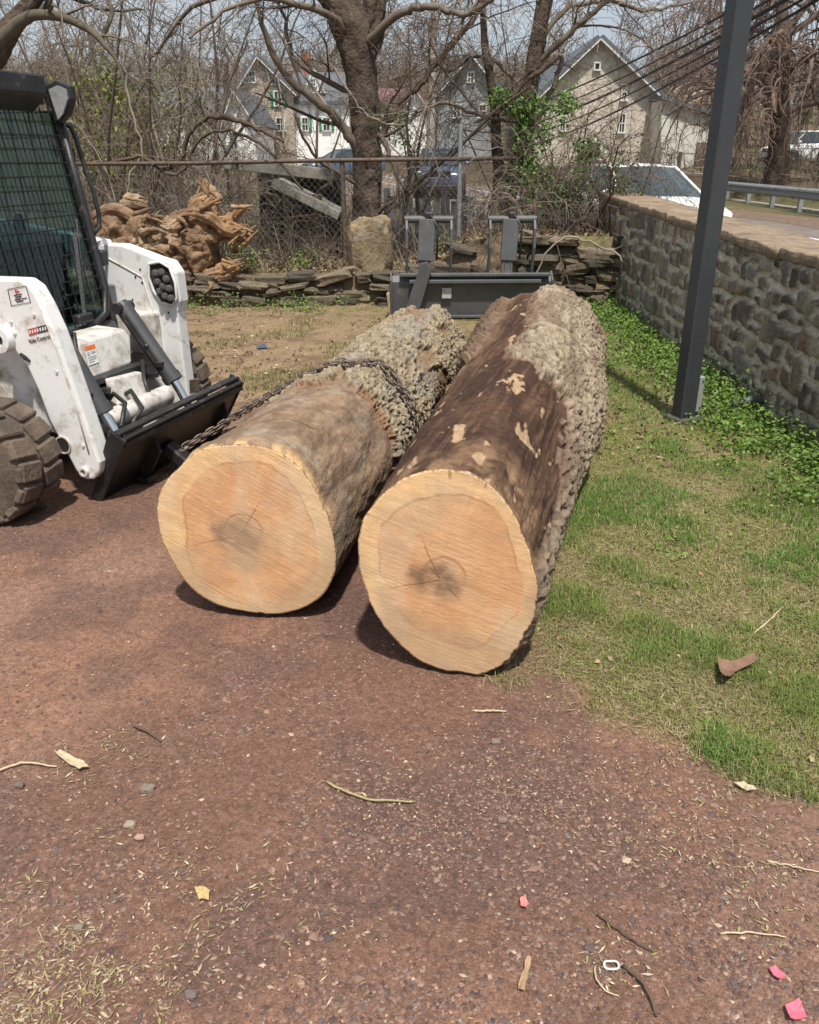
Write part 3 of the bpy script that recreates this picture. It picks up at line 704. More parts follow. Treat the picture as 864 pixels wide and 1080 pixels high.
# grass blades
def blades(name, x, y, h, wdt, pal, m, lean=.7, zf=gz, z0=None):
    N = len(x); a = RN.random(N)*2*PI; l = RN.random(N)*lean
    z = zf(x, y)-.004 if z0 is None else z0
    B = np.stack([x, y, z], -1); d = np.stack([np.cos(a), np.sin(a), 0*a], -1); w = np.stack([-np.sin(a), np.cos(a), 0*a], -1)*(wdt/2)[:, None]
    M1 = B+d*(h*l*.35)[:, None]; M1[:, 2] += h*.6; M2 = B+d*(h*l*1.0)[:, None]; M2[:, 2] += h*np.cos(l*.8)
    V = np.stack([B-w, B+w, M1+w*.8, M1-w*.8, M2], 1).reshape(-1, 3); i = np.arange(N)*5
    F4 = np.stack([i, i+1, i+2, i+3], -1); F3 = np.stack([i+3, i+2, i+4], -1)
    c = pal*RN.uniform(.75, 1.25, (N, 1))
    return npmesh(name, V, [F4, F3], m, None, np.repeat(c, 5, 0), True)
mgrass = mat('grass_blades', attr=True, rough=.6, var=.1, vs=20, bump=0, spec=.2)
x, y = screen_scatter(480000, 338, 960, 380, 900, .9)
n = fbm(x*3.2, y*3.2, 0, 4, 121); g = grassmask(x, y)
k = (RN.random(len(x)) < (.30+.70*ss(.34, .58, n))*g*1.1) & (x < 2.42) & (y < 9.85); x, y, n = x[k], y[k], n[k]
gcol = mixc((.16, .225, .042), (.105, .20, .036), ss(.45, .62, n)); st = RN.random(len(x)) < .52-.34*ss(.42, .62, n)
gcol = np.where(st[:, None], np.array((.36, .30, .16)), gcol)
yel = ss(.5, .7, fbm(x*1.3, y*1.3, 0, 3, 122)); gcol = mixc(gcol, (.19, .20, .06), yel*.5)
tag(blades('grass', x, y, RN.uniform(.012, .040, len(x))*(.75+.6*ss(.45, .65, n)), RN.uniform(.0016, .0032, len(x)), gcol, mgrass, 1.35), kind='stuff')
# sparse tufts on the left rear and dirt
x, y = screen_scatter(60000, 300, 420, -20, 660); k = (RN.random(len(x)) < ss(.52, .62, fbm(x*1.7, y*1.7, 0, 4, 131))) & (y < 9.8) & (y > 6.0) & (x < 2.4); x, y = x[k], y[k]
tag(blades('grass_tufts', x, y, RN.uniform(.02, .06, len(x)), RN.uniform(.003, .006, len(x)), mixc((.12, .155, .04), (.30, .25, .13), RN.random(len(x))**1.5), mgrass, 1.0), kind='stuff')
# flattened dead grass between the blades
x, y = screen_scatter(90000, 338, 960, 380, 900, .9); k = (RN.random(len(x)) < grassmask(x, y)*.8) & (x < 2.42) & (y < 9.85); x, y = x[k], y[k]
Pq = np.stack([x, y, gz(x, y)+RN.uniform(.003, .012, len(x))], -1); V, F = diamonds(Pq, RN.uniform(.02, .06, len(x)), RN.uniform(.0018, .004, len(x)), RN, .22)
pl = np.array([(.36, .29, .17), (.28, .22, .13), (.22, .155, .095), (.17, .17, .06)]); c = pl[RN.integers(4, size=len(x))]*RN.uniform(.7, 1.2, (len(x), 1))
tag(npmesh('thatch', V, F, mat('straw_bits'), None, np.repeat(c, 4, 0), False), kind='stuff')
# leafy weeds at the wall foot
def weeds(name, cx, cy, hh, n, spread, pal, m, kind='stuff', size=(.015, .04), zf=gz):
    P = []; 
    for X0, Y0, h0 in zip(cx, cy, hh):
        p = RN.normal(size=(n, 3))*[spread, spread, 1]; p[:, 2] = np.abs(p[:, 2])*h0*.5
        P.append(p+[X0, Y0, 0])
    P = np.concatenate(P); P[:, 2] += zf(P[:, 0], P[:, 1])+.01
    P = P[P[:, 0] < 2.43]
    V, F = diamonds(P, RN.uniform(*size, len(P)), RN.uniform(size[0]*.7, size[1]*.7, len(P)), RN, .55)
    c = np.array(pal)[RN.integers(len(pal), size=len(P))]*RN.uniform(.7, 1.3, (len(P), 1))
    return tag(npmesh(name, V, F, m, None, np.repeat(c, 4, 0), False), kind=kind)
mleaf = mat('green_leaves', attr=True, rough=.55, var=.12, vs=30, bump=0, spec=.25)
gpal = [(.11, .20, .03), (.08, .155, .025), (.16, .25, .045), (.13, .18, .06)]
cy_ = RN.uniform(2.4, 9.8, 420); cx_ = 2.40-np.abs(RN.normal(size=420))*(.13+.02*cy_)
weeds('weeds', cx_, cy_, .05+.16*np.exp(-(2.4-cx_)/.2)*RN.random(420)+.05*RN.random(420), 46, .07, gpal, mleaf)
cx2 = RN.uniform(.9, 2.3, 60); cy2 = RN.uniform(3.2, 9.0, 60)
weeds('clover', np.append(cx2, [1.45, 1.55, 1.38]), np.append(cy2, [4.75, 4.9, 4.6]), np.append(.03+0*cx2, [.14, .12, .1]), 30, .10, gpal, mleaf, size=(.012, .03))
x, y = RN.uniform(-4.5, 2.4, 60), RN.uniform(9.3, 9.9, 60); k = fbm(x*1.1, 0*x, 0, 2, 5) > .48
weeds('ivy_patches', x[k], y[k], .10+.15*RN.random(k.sum()), 50, .12, gpal, mleaf)
# ================================================================== COMPACT LOADER
LO = Vector((-1.22, 4.38, 0)); LA = math.radians(-17.7)
ldr = thing('skid_steer_loader', 'white wheeled compact loader with caged black cab and black front plate beside the logs', 'loader', LO, LA)
Fv = Vector((math.cos(LA), math.sin(LA), 0)); Lv = Vector((-math.sin(LA), math.cos(LA), 0))
def LL(px, py, lat):
    """local point on the machine's side plane at lateral position lat seen at a photo pixel"""
    d = ray(px, py); o = Vector((0, 0, H)); t = (lat-(o-LO).dot(Lv))/d.dot(Lv); p = o+d*t-LO
    return Vector((p.dot(Fv), lat, p.z))
def LF(px, py, fwd):
    d = ray(px, py); o = Vector((0, 0, H)); t = (fwd-(o-LO).dot(Fv))/d.dot(Fv); p = o+d*t-LO
    return Vector((fwd, p.dot(Lv), p.z))
mwhite = mat('loader_white', (.74, .74, .72), .38, var=.05, vs=4, bump=.05, bs=90, dirt=((.34, .27, .20), .43, 11))
mwhited = mat('loader_white_dirty', (.66, .64, .60), .5, var=.08, vs=5, bump=.1, bs=60, dirt=((.27, .21, .15), .62, 10))
mblack = mat('loader_black', (.022, .022, .023), .45, var=.3, vs=9, bump=.2, bs=70, dirt=((.16, .13, .11), .30, 9))
mplate = mat('worn_black_plate', (.016, .015, .015), .42, var=.4, vs=8, bump=.35, bs=45, dirt=((.13, .11, .09), .36, 12))
mgrey = mat('cylinder_grey', (.055, .056, .058), .5, var=.2, vs=9, bump=.1, bs=60, dirt=((.22, .18, .14), .32, 10))
mchrome = mat('polished_rod', (.75, .75, .75), .12, 1, var=.03, bump=0)
mrub = mat('tyre_rubber', (.085, .064, .048), .92, var=.3, vs=12, bump=.6, bs=50, dirt=((.17, .125, .09), .6, 6))
morange = mat('orange_mark', (.75, .16, .03), .5, bump=0); mred = mat('red_mark', (.55, .05, .05), .5, bump=0)
mink = mat('ink', (.05, .05, .05), .5, bump=0); mpaper = mat('label_white', (.72, .72, .70), .5, bump=0, dirt=((.5, .46, .4), .25, 20))
def lp(poly, lat, th, name, m, bev=.006, holes=None):
    return MB().prism([LL(p[0], p[1], lat) for p in poly], (0, th, 0)).build(name, m, ldr, local=True, bevel=bev)
NL = -.66; FL = .56
# near arm (outer face at lateral NL), with bosses and holes
near_arm = lp([(-60, 292), (0, 294), (22, 295), (33, 303), (44, 322), (57, 350), (72, 392), (88, 438), (105, 488), (104, 499), (98, 506), (90, 506), (80, 497), (66, 470), (52, 444), (40, 412), (28, 386), (12, 366), (-10, 355), (-60, 350)], NL, .10, 'lift_arm', mwhite, .012)
far_arm = lp([(104, 257), (128, 258), (165, 272), (178, 276), (186, 288), (190, 318), (187, 330), (196, 400), (205, 470), (196, 482), (160, 478), (140, 430), (128, 385), (118, 330), (110, 300)], FL, .10, 'lift_arm', mwhite, .012)
sub = lambda mb, name, m, par, **k: mb.build(name, m, par, local=True, **k)
def yring(mb, c, r0, r1, y0, y1, n=24):
    vs = []; fs = []
    for k in range(n):
        a = 2*PI*k/n; ca, sa = math.cos(a), math.sin(a)
        for (r, yy) in ((r1, y0), (r1, y1), (r0, y1), (r0, y0)): vs.append((c.x+r*ca, yy, c.z+r*sa))
    for k in range(n):
        q = (k+1) % n
        for j in range(4): fs.append((4*k+j, 4*k+(j+1) % 4, 4*q+(j+1) % 4, 4*q+j))
    return mb.add(vs, fs)
c = LL(5, 357, NL); sub(yring(MB(), c, .028, .062, NL-.045, NL+.01), 'pivot_boss', mwhite, near_arm, smooth='auto')
sub(MB().lathe((c.x, NL-.02, c.z), (0, 1, 0), [(0, .03), (.01, .03)]), 'pivot_pin', mblack, near_arm)
c = LL(67, 469, NL); sub(MB().lathe((c.x, NL-.004, c.z), (0, 1, 0), [(0, .040), (.006, .040)]), 'access_hole', mat('hole_dark', (.02, .017, .014), .9, bump=0), near_arm)
sub(yring(MB(), c, .038, .046, NL-.008, NL+.002), 'hole_rim', mwhited, near_arm)
c = LL(90, 497, NL); sub(yring(MB(), c, .014, .024, NL-.02, NL), 'pin_collar', mwhited, near_arm)
sub(MB().lathe((c.x, NL-.014, c.z), (0, 1, 0), [(0, .015), (.012, .015)]), 'hinge_pin', mat('steel_pin', (.35, .33, .30), .4, .8, dirt=((.2, .12, .07), .4, 30)), near_arm)
a_, b_ = LL(22, 373, NL), LL(32, 381, NL)
m_ = MB(); m_.tube([(a_.x, NL-.003, a_.z), (a_.x*.5+b_.x*.5, NL-.004, (a_.z+b_.z)/2), (b_.x, NL-.003, b_.z)], [.007, .011, .006], 10); sub(m_, 'slot', mat('hole_dark'), near_arm)
# decals: safety square, striped strip with the words below
def patch(mb, quad, lat, off=.0025):
    P = [LL(x, y, lat) for x, y in quad]; P = [Vector((p.x, lat-off, p.z)) for p in P]; mb.quad(*P); return P
def lerpq(q, u, v):
    a = (q[0][0]*(1-u)+q[1][0]*u, q[0][1]*(1-u)+q[1][1]*u); b = (q[3][0]*(1-u)+q[2][0]*u, q[3][1]*(1-u)+q[2][1]*u)
    return (a[0]*(1-v)+b[0]*v, a[1]*(1-v)+b[1]*v)
def subq(q, u0, v0, u1, v1): return [lerpq(q, u0, v0), lerpq(q, u1, v0), lerpq(q, u1, v1), lerpq(q, u0, v1)]
q = [(8, 305), (28, 301), (33, 319), (12, 323)]
mb = MB(); 
for e in ((0, 0, 1, .04), (0, .96, 1, 1), (0, 0, .04, 1), (.96, 0, 1, 1)): patch(mb, subq(q, *e), NL)
for i in range(4): patch(mb, subq(q, .25+.05*(i % 2), .38+.13*i, .66-.04*(i % 3), .45+.13*i), NL)
patch(mb, subq(q, .6, .66, .86, .72), NL)
sub(mb, 'safety_decal', mink, near_arm)
mb = MB(); patch(mb, subq(q, .36, .08, .46, .32), NL); patch(mb, subq(q, .46, .2, .58, .28), NL); sub(mb, 'safety_decal_mark', mred, near_arm)
q = [(30, 347), (50, 342), (51, 349), (31, 354)]
mb = MB(); patch(mb, subq(q, 0, 0, .42, 1), NL); sub(mb, 'red_strip', mred, near_arm)
mb = MB(); patch(mb, subq(q, .44, 0, 1, 1), NL); sub(mb, 'black_strip', mink, near_arm)
def text3(name, body, org, dx, dz, size, m, par, nrm, off=.003, extr=.0004):
    cu = bpy.data.curves.new(name, 'FONT'); cu.body = body; cu.size = size; cu.extrude = extr; cu.offset = size*.012
    o = bpy.data.objects.new(name, cu); COL.objects.link(o)
    dg = bpy.context.evaluated_depsgraph_get(); me = bpy.data.meshes.new_from_object(o.evaluated_get(dg)); bpy.data.objects.remove(o)
    x = Vector(dx).normalized(); z = (Vector(dz)-x*Vector(dz).dot(x)).normalized(); n = Vector(nrm)
    V = [Vector(org)+x*v.co.x+z*v.co.y+n*(off+v.co.z) for v in me.vertices]; F = [tuple(p.vertices) for p in me.polygons]
    bpy.data.meshes.remove(me)
    return MB().add(V, F).build(name, m, par, local=True)
a_, b_ = LL(31.5, 362, NL), LL(51, 357, NL); 
text3('lettering', 'Ride Control', Vector((a_.x, NL, a_.z)), b_-a_, (0, 0, 1), (b_-a_).length/4.7, mink, near_arm, (0, -1, 0))
# strip letters: blocky marks on the coloured strip (illegible in the photo)
mb = MB()
for i in range(7): patch(mb, subq([(30, 347), (50, 342), (51, 349), (31, 354)], .05+.135*i, .25, .12+.135*i, .75), NL, .0035)
sub(mb, 'strip_marks', mpaper, near_arm)
# small bolts on far arm + coupler bay
for p in ((148, 284), (150, 298), (143, 292), (178, 330), (140, 316), (172, 440)): q0 = LL(p[0], p[1], FL); sub(MB().lathe((q0.x, FL-.004, q0.z), (0, 1, 0), [(0, .006), (.005, .006)], 8), 'bolt', mblack, far_arm)
bay = [(158, 278), (170, 276), (180, 282), (186, 298), (188, 314), (183, 322), (171, 318), (163, 306), (158, 292)]
P = [LL(x, y, FL) for x, y in bay]
sub(MB().prism([Vector((p.x, FL-.006, p.z)) for p in P], (0, .004, 0)), 'coupler_bay', mat('hole_dark'), far_arm)
mb = MB(); mb.tube([Vector((p.x, FL-.012, p.z)) for p in P+P[:1]], .009, 8, False); sub(mb, 'bay_rim', mwhite, far_arm, smooth=True)
mb = MB()
for x, y in ((166, 288), (172, 287), (177, 294), (168, 297), (174, 302), (180, 304), (176, 312), (170, 307), (182, 314)):
    q0 = LL(x, y, FL); mb.lathe((q0.x, FL-.008, q0.z), (.5, -1, .15), [(0, .016), (.03, .016), (.031, .022), (.05, .022), (.052, .012), (.06, .012)], 10)
sub(mb, 'hydraulic_coupler', mat('coupler_metal', (.13, .125, .12), .35, .7, dirt=((.12, .09, .07), .4, 30)), far_arm, smooth='auto')
mb = MB(); qd = [(157, 330), (167, 329), (169, 343), (160, 345)]
for e in ((0, 0, 1, .05), (0, .95, 1, 1), (0, 0, .06, 1), (.94, 0, 1, 1), (.25, .25, .5, .4), (.55, .25, .8, .4), (.25, .6, .75, .66)): patch(mb, subq(qd, *e), FL)
sub(mb, 'warning_decal', mat('decal_grey', (.4, .39, .38), .5, bump=0), far_arm)
# rear of arms and body sides
B = lambda c, d, m, name, bev=.015, R=None, par=None: MB().box(c, d, R).build(name, m, par or ldr, local=True, bevel=bev)
for sy in (-1, 1):
    MB().beam((-.85, sy*.61, 1.05), (-2.55, sy*.61, 1.28), .10, .20).build('upper_arm', mwhite, ldr, local=True, bevel=.012)
    MB().beam((-2.45, sy*.61, 1.30), (-2.3, sy*.61, .75), .10, .22).build('arm_link', mwhite, ldr, local=True, bevel=.012)
B((-1.62, 0, .42), (1.45, .84, .40), mblack, 'chassis')
B((-.86, 0, .28), (.30, .98, .30), mblack, 'front_axle_housing')
B((-2.35, 0, .85), (.75, 1.0, .95), mwhite, 'engine_cover', .05)
# near-side fender visible between arm and tyre
lp([(-60, 352), (0, 356), (22, 372), (34, 392), (44, 425), (60, 458), (40, 452), (20, 438), (-10, 430), (-60, 430)], NL+.12, .16, 'fender', mwhited, .01)
B((-1.0, .55, .62), (1.0, .12, .25), mwhited, 'fender')
# wheels
def wheel(cx, cy, r=.275, wd=.28, side=-1):
    wmb = MB(); n = 64
    prof = [(-wd/2, r*.60), (-wd/2*1.04, r*.78), (-wd/2*.98, r*.90), (-wd/2*.86, r*.945), (wd/2*.86, r*.945), (wd/2*.98, r*.90), (wd/2*1.04, r*.78), (wd/2, r*.60)]
    wmb.lathe((cx, cy, r), (0, 1, 0), prof, n)
    ty = wmb.build('tyre', mrub, wh_par(cx, cy, r), local=True, smooth='auto')
    par = ty.parent; lug = MB(); NLg = 15
    for k in range(NLg):
        for s in (-1, 1):
            a = 2*PI*(k+(.5 if s > 0 else 0))/NLg
            rad = Vector((math.cos(a), 0, math.sin(a))); tan = Vector((-math.sin(a), 0, math.cos(a)))
            ya = (Vector((0, 1, 0))+tan*(.16*s)).normalized(); ta = ya.cross(rad); R3 = Matrix((rad, ya, ta)).transposed()
            lug.box(Vector((cx, cy+s*.072, r))+rad*(r*.955), (.034, .125, 2*PI*r/NLg*.80), R3, .008)
            lug.box(Vector((cx, cy+s*.132, r))+rad*(r*.925), (.034, .028, 2*PI*r/NLg*.60), R3, .006)
    lug.build('tread_lugs', mrub, ty, local=True)
    rim = MB(); s = side
    rim.lathe((cx, cy+s*wd*.36, r), (0, s, 0), [(0, r*.62), (.03, r*.62), (.032, r*.55), (-.02, r*.5), (-.03, r*.2), (.0, r*.19), (.0, .01)], 32)
    rim.build('rim', mat('rim_cream', (.55, .5, .42), .55, dirt=((.2, .15, .11), .6, 8)), par, local=True, smooth='auto')
def wh_par(cx, cy, r):
    m = MB().lathe((cx, cy-.08, r), (0, 1, 0), [(0, .1), (.16, .1)], 16).build('wheel', mblack, ldr, local=True)
    return m
wc = LL(65, 490, -.76).x-.275
wheel(wc, -.88); wheel(wc-1.12, -.88); wheel(wc-.12, .72, side=1); wheel(wc-1.1, .80, side=1)
print('wheel', wc, NL)
# ---- cab
CW = .41; ct = 1.93; cb = .70; xt, xb = -.93, -.74
def cabpt(t, y): return Vector((xb+(xt-xb)*t, y, cb+(ct-cb)*t))
mb = MB()
mb.box((-1.5, 0, ct+.03), (1.15, 2*CW+.10, .10), None, .03)
roof = mb.build('cab_roof', mblack, ldr, local=True, bevel=.01)
mb = MB(); mb.prism([Vector((-.80, -CW-.05, ct+.075)), Vector((-.80, -CW-.05, ct-.02)), Vector((-.9, -CW-.05, ct-.10)), Vector((-1.0, -CW-.05, ct+.0)), Vector((-1.0, -CW-.05, ct+.085))], (0, 2*CW-.13, 0))
mb.build('roof_visor', mblack, roof, local=True, bevel=.01)
for s in (-1, 1):
    mb = MB(); mb.beam(cabpt(-.02, s*CW), cabpt(1, s*CW), .055, .06, (0, 1, 0), .008); mb.beam(cabpt(.25, s*(CW+.03)), cabpt(.95, s*(CW+.03)), .02, .03, (0, 1, 0))
    mb.build('cab_pillar', mblack, ldr, local=True)
    mb = MB(); mb.beam((-2.0, s*CW, .8), (-2.0, s*CW, ct), .07, .07); mb.beam((-.9, s*CW, .82), (-2.0, s*CW, .98), .06, .06); mb.beam((-1.0, s*CW, ct-.02), (-2.0, s*CW, ct-.02), .06, .06)
    mb.build('side_frame', mblack, ldr, local=True)
    mb = MB()
    for k in range(1, 8):
        x = -.97-k*.13; mb.beam((x, s*CW, .95), (x, s*CW, ct-.03), .007, .007)
    for k in range(1, 8): z = .93+k*.13; mb.beam((-.95, s*CW, z), (-2.0, s*CW, z), .007, .007)
    mb.build('side_screen', mblack, ldr, local=True)
# lower front frame of the door, rounded bottom
fr = []
for t, y in ((.92, -.40), (.55, -.40), (.16, -.40), (.05, -.34), (.01, -.22), (0, 0), (.01, .22), (.05, .34), (.16, .40), (.55, .40), (.92, .40)): fr.append(cabpt(t, y)+Vector((.03, 0, 0)))
door = MB().tube(fr, .022, 8).build('cab_door', mblack, ldr, local=True, smooth=True)
mglass = mat('cab_glass', (.22, .38, .34), .05, var=.0, bump=0, trans=1.0, dirt=((.5, .52, .48), .10, 3), spec=.6)
gl = MB(); gl.prism([cabpt(.03, -.39), cabpt(.03, .39), cabpt(.93, .39), cabpt(.93, -.39)], (.008, 0, 0)); gl.build('glass', mglass, door, local=True)
mb = MB()
for k in range(1, 12): y = -.40+k*.8/12; mb.beam(cabpt(.02 if 3 < k < 9 else .10, y)+Vector((.022, 0, 0)), cabpt(.94, y)+Vector((.022, 0, 0)), .0052, .0052)
for k in range(2, 17): t = k*.94/17; mb.beam(cabpt(t, -.40)+Vector((.027, 0, 0)), cabpt(t, .40)+Vector((.027, 0, 0)), .0052, .0052)
mb.build('front_screen', mblack, ldr, local=True)
mb = MB(); mb.beam(cabpt(0.0, .12)+Vector((.05, 0, .09)), cabpt(.42, .24)+Vector((.05, 0, 0)), .02, .014); mb.beam(cabpt(0, .14)+Vector((.045, 0, .06)), cabpt(.48, .30)+Vector((.04, 0, 0)), .01, .01); mb.box(cabpt(.06, .12)+Vector((.05, 0, 0)), (.05, .13, .05), None, .01)
mb.build('wiper', mblack, door, local=True)
# apron under the door
MB().prism([Vector((-.72, -CW, cb+.02)), Vector((-.60, -CW, .52)), Vector((-.9, -CW, .40)), Vector((-1.0, -CW, cb))], (0, 2*CW, 0)).build('cab_apron', mat('apron_grey', (.06, .062, .065), .6, var=.2, dirt=((.20, .17, .14), .45, 6)), ldr, local=True, bevel=.01)
MB().box((-2.04, 0, 1.35), (.04, .86, 1.3)).build('rear_panel', mblack, ldr, local=True)
B((-1.45, 0, .70), (1.1, .80, .06), mblack, 'cab_floor', .004)
for s_ in (-1, 1): B((-1.5, s_*.405, .92), (1.0, .02, .46), mblack, 'cab_shade_panel', .004)  # black panels added to darken the lower cab interior
# seat, levers inside
st = MB(); st.box((-1.55, 0, 1.05), (.45, .50, .16), None, .04); seat = st.build('seat', mat('seat_green', (.03, .30, .25), .6, var=.1, dirt=((.1, .2, .17), .3, 6)), ldr, local=True, bevel=.03)
MB().box((-1.78, 0, 1.36), (.13, .54, .50), Matrix.Rotation(-.12, 3, 'Y'), .05).build('seat_back', mat('seat_green'), seat, local=True, bevel=.03)
for s in (-1, 1):
    mb = MB(); mb.tube([(-1.3, s*.25, .85), (-1.18, s*.25, 1.1), (-1.14, s*.24, 1.22)], .014, 8); mb.ball((-1.14, s*.24, 1.26), (.035, .035, .06)); mb.box((-1.42, s*.30, 1.13), (.34, .09, .06), None, .01)
    mb.build('control_lever', mblack, ldr, local=True, smooth='auto')
# work light on the far roof corner
c = LL(60, 108, .42); mb = MB(); mb.prism([LL(x_, y_, .35) for x_, y_ in ((47, 90), (58, 84), (73, 90), (75, 104), (70, 122), (62, 130), (58, 128))], (0, .05, 0))
li = mb.build('work_light', mblack, ldr, local=True, bevel=.008)
MB().prism([LL(x_, y_, .337) for x_, y_ in ((51, 94), (60, 90), (69, 94), (71, 104), (66, 120), (61, 126))], (0, .012, 0)).build('lens', mat('lamp_lens', (.42, .43, .44), .12, .3, var=.2, vs=20, bump=.3, bs=30), li, local=True)
# grab rail on the far pillar and side bracket
mb = MB(); mb.tube([LL(55, 131, .42), LL(68, 131, .46), LL(75, 134, .48), LL(80, 146, .48), LL(90, 178, .48), LL(98, 200, .48), LL(104, 225, .48), LL(105, 240, .48), LL(99, 246, .43)], .013, 10)
mb.build('grab_rail', mblack, ldr, local=True, smooth=True)
for q0 in (LL(72, 164, .44), LL(107, 272, .44)): MB().box(q0, (.06, .06, .09), None, .01).build('latch_bracket', mblack, ldr, local=True)
MB().beam(LL(85, 215, .43), LL(100, 212, .48), .01, .01).build('rail_clip', mblack, ldr, local=True)
MB().beam(LL(48, 142, .40)+Vector((.02, 0, 0)), LL(57, 165, .40)+Vector((.02, 0, 0)), .03, .008).build('reflector_strip', mat('amber', (.20, .06, .02), .4, bump=0), ldr, local=True)
# nose: white box with orange label, black step, cross tube
nz = .0
NQ = [LF(81, 361, -.52), LF(131, 346, -.52), LF(139, 356, -.50), LF(140, 384, -.46), LF(94, 402, -.46)]
nose = MB().prism(NQ, (-.34, 0, .02)).build('nose_box', mwhited, ldr, local=True, bevel=.018)
na = (NQ[0]+NQ[1])/2; nb = (NQ[3]+NQ[4])/2; dn = (nb-na).normalized(); nn_ = (NQ[3]-NQ[4]).cross(NQ[0]-NQ[4]).normalized(); nn_ = nn_ if nn_.x > 0 else -nn_
LQ_ = [(88, 366), (99, 363), (104, 382), (93, 386)]
def npq(mb, e, off=.004):
    P = []
    for x, y in subq(LQ_, *e):
        d = ray(x, y); o = Vector((0, 0, H)); o2 = Vector(((o-LO).dot(Fv), (o-LO).dot(Lv), o.z)); d2 = Vector((d.dot(Fv), d.dot(Lv), d.z))
        t = (NQ[4]-o2).dot(nn_)/d2.dot(nn_); P.append(o2+d2*t+nn_*off)
    mb.quad(*P)
mb = MB(); npq(mb, (0, 0, 1, 1)); sub(mb, 'label', mpaper, nose)
mb = MB(); npq(mb, (0, 0, 1, .22), .006); sub(mb, 'label_band', morange, nose)
mb = MB()
for e in ((.1, .32, .35, .5), (.5, .32, .9, .44), (.1, .58, .9, .63), (.1, .70, .85, .75), (.1, .82, .6, .87)): npq(mb, e, .006)
sub(mb, 'label_print', mat('decal_grey'), nose)
mb = MB(); e0, e1 = LF(94, 404, -.44), LF(150, 385, -.44)
mb.beam(e0, e1, .07, .035, (0, 0, 1)); mb.beam(e0+Vector((.05, .03, -.05)), e1+Vector((.05, -.1, -.05)), .05, .03, (0, 0, 1))
mb.beam(e0+Vector((.0, .02, 0)), e0+Vector((.02, .05, -.2)), .05, .04, (1, 0, 0)); mb.beam(e1+Vector((.0, -.02, 0)), e1+Vector((.02, -.05, -.22)), .05, .04, (1, 0, 0))
mb.box((e0+e1)/2+Vector((-.10, 0, -.12)), (.06, .46, .22), None, .01)
rr2 = random.Random(5)
for k in range(9):
    a = e0.lerp(e1, rr2.random())+Vector((rr2.uniform(-.02, .03), 0, -rr2.uniform(.02, .16))); mb.beam(a, a+Vector((rr2.uniform(-.04, .08), rr2.uniform(-.16, .16), rr2.uniform(-.05, .04))), .02, .03)
mb.build('front_step', mblack, ldr, local=True, bevel=.004)
t0, t1 = LF(86, 456, -.26), LF(165, 420, -.26)
mb = MB(); mb.tube([t0+Vector((0, .0, 0)), t1+Vector((0, .1, t0.z-t1.z))], .055, 18); mb.build('cross_tube', mwhited, ldr, local=True, smooth='auto')
MB().prism([LF(118, 400, -.36), LF(150, 392, -.36), LF(168, 430, -.30), LF(150, 446, -.28), LF(128, 440, -.30)], (-.05, 0, 0)).build('tube_gusset', mwhited, ldr, local=True, bevel=.01)
for hp in ([LF(112, 425, -.4), LF(120, 415, -.3), LF(132, 425, -.2), LF(128, 450, -.12)], [LF(125, 420, -.4), LF(138, 412, -.28), LF(150, 430, -.16), LF(140, 446, -.1)], [LF(150, 380, -.4), LF(152, 400, -.32), LF(158, 416, -.26)], [LF(68, 350, -.5), LF(78, 352, -.42), LF(82, 380, -.38), LF(84, 410, -.36)]):
    MB().tube(hp, .012, 8).build('hydraulic_hose', mblack, ldr, local=True, smooth=True)
MB().beam((-.18, .08, .16), (-.02, .16, .33), .02, .03).build('plate_lever', mwhited, ldr, local=True, bevel=.004)
for (x_, y_) in ((12, 340), (36, 332), (60, 392), (88, 470), (16, 352)):
    q0 = LL(x_, y_, NL); sub(MB().lathe((q0.x, NL-.007, q0.z), (0, 1, 0), [(0, .008), (.008, .009)], 6), 'bolt', mwhited, near_arm)
mb = MB(); mb.tube([LL(40, 318, NL)+Vector((0, -.002, 0)), LL(60, 368, NL)+Vector((0, -.002, 0)), LL(80, 428, NL)+Vector((0, -.002, 0)), LL(94, 478, NL)+Vector((0, -.002, 0))], .0045, 6); sub(mb, 'weld_seam', mwhited, near_arm, smooth=True)
mb = MB(); mb.tube([LL(110, 270, FL)+Vector((0, -.002, 0)), LL(150, 292, FL)+Vector((0, -.002, 0)), LL(166, 340, FL)+Vector((0, -.002, 0)), LL(178, 420, FL)+Vector((0, -.002, 0))], .0045, 6); sub(mb, 'weld_seam', mwhited, far_arm, smooth=True)
# tilt cylinders
def cyl_(a, b, r, rod_to, lat):
    a, b, rod_to = Vector(a), Vector(b), Vector(rod_to); d = (b-a).normalized()
    mb = MB(); mb.tube([a-d*.03, a, a+d*.001, b-d*.05, b-d*.049, b, b+d*.004], [r*.8, r, r, r, r*1.14, r*1.14, r*.7], 20)
    o = mb.build('tilt_cylinder', mgrey, ldr, local=True, smooth='auto')
    MB().tube([b, rod_to], r*.5, 14).build('piston_rod', mchrome, o, local=True, smooth='auto')
    mb = MB(); s = Vector((0, -1, .5)).normalized(); p = a.lerp(b, .55)+s*r*1.0; q2 = a.lerp(b, .8)+s*r; mb.tube([a.lerp(b, .15)+s*r*1.1, p], .008, 6); mb.tube([p, q2], .008, 6); mb.box(q2, (.05, .03, .035), None, .004); mb.ball(p, .016); mb.build('cylinder_fitting', mblack, o, local=True)
    MB().lathe(a-Vector((0, .07, 0)), (0, 1, 0), [(0, .032), (.14, .032)], 14).build('cylinder_pin', mblack, o, local=True, smooth='auto')
cyl_(LL(62, 355, -.46), LL(109, 436, -.46), .050, LL(128, 464, -.46), -.46)
cyl_(LL(130, 324, .36), LL(184, 402, .36), .050, LL(200, 430, .36), .36)
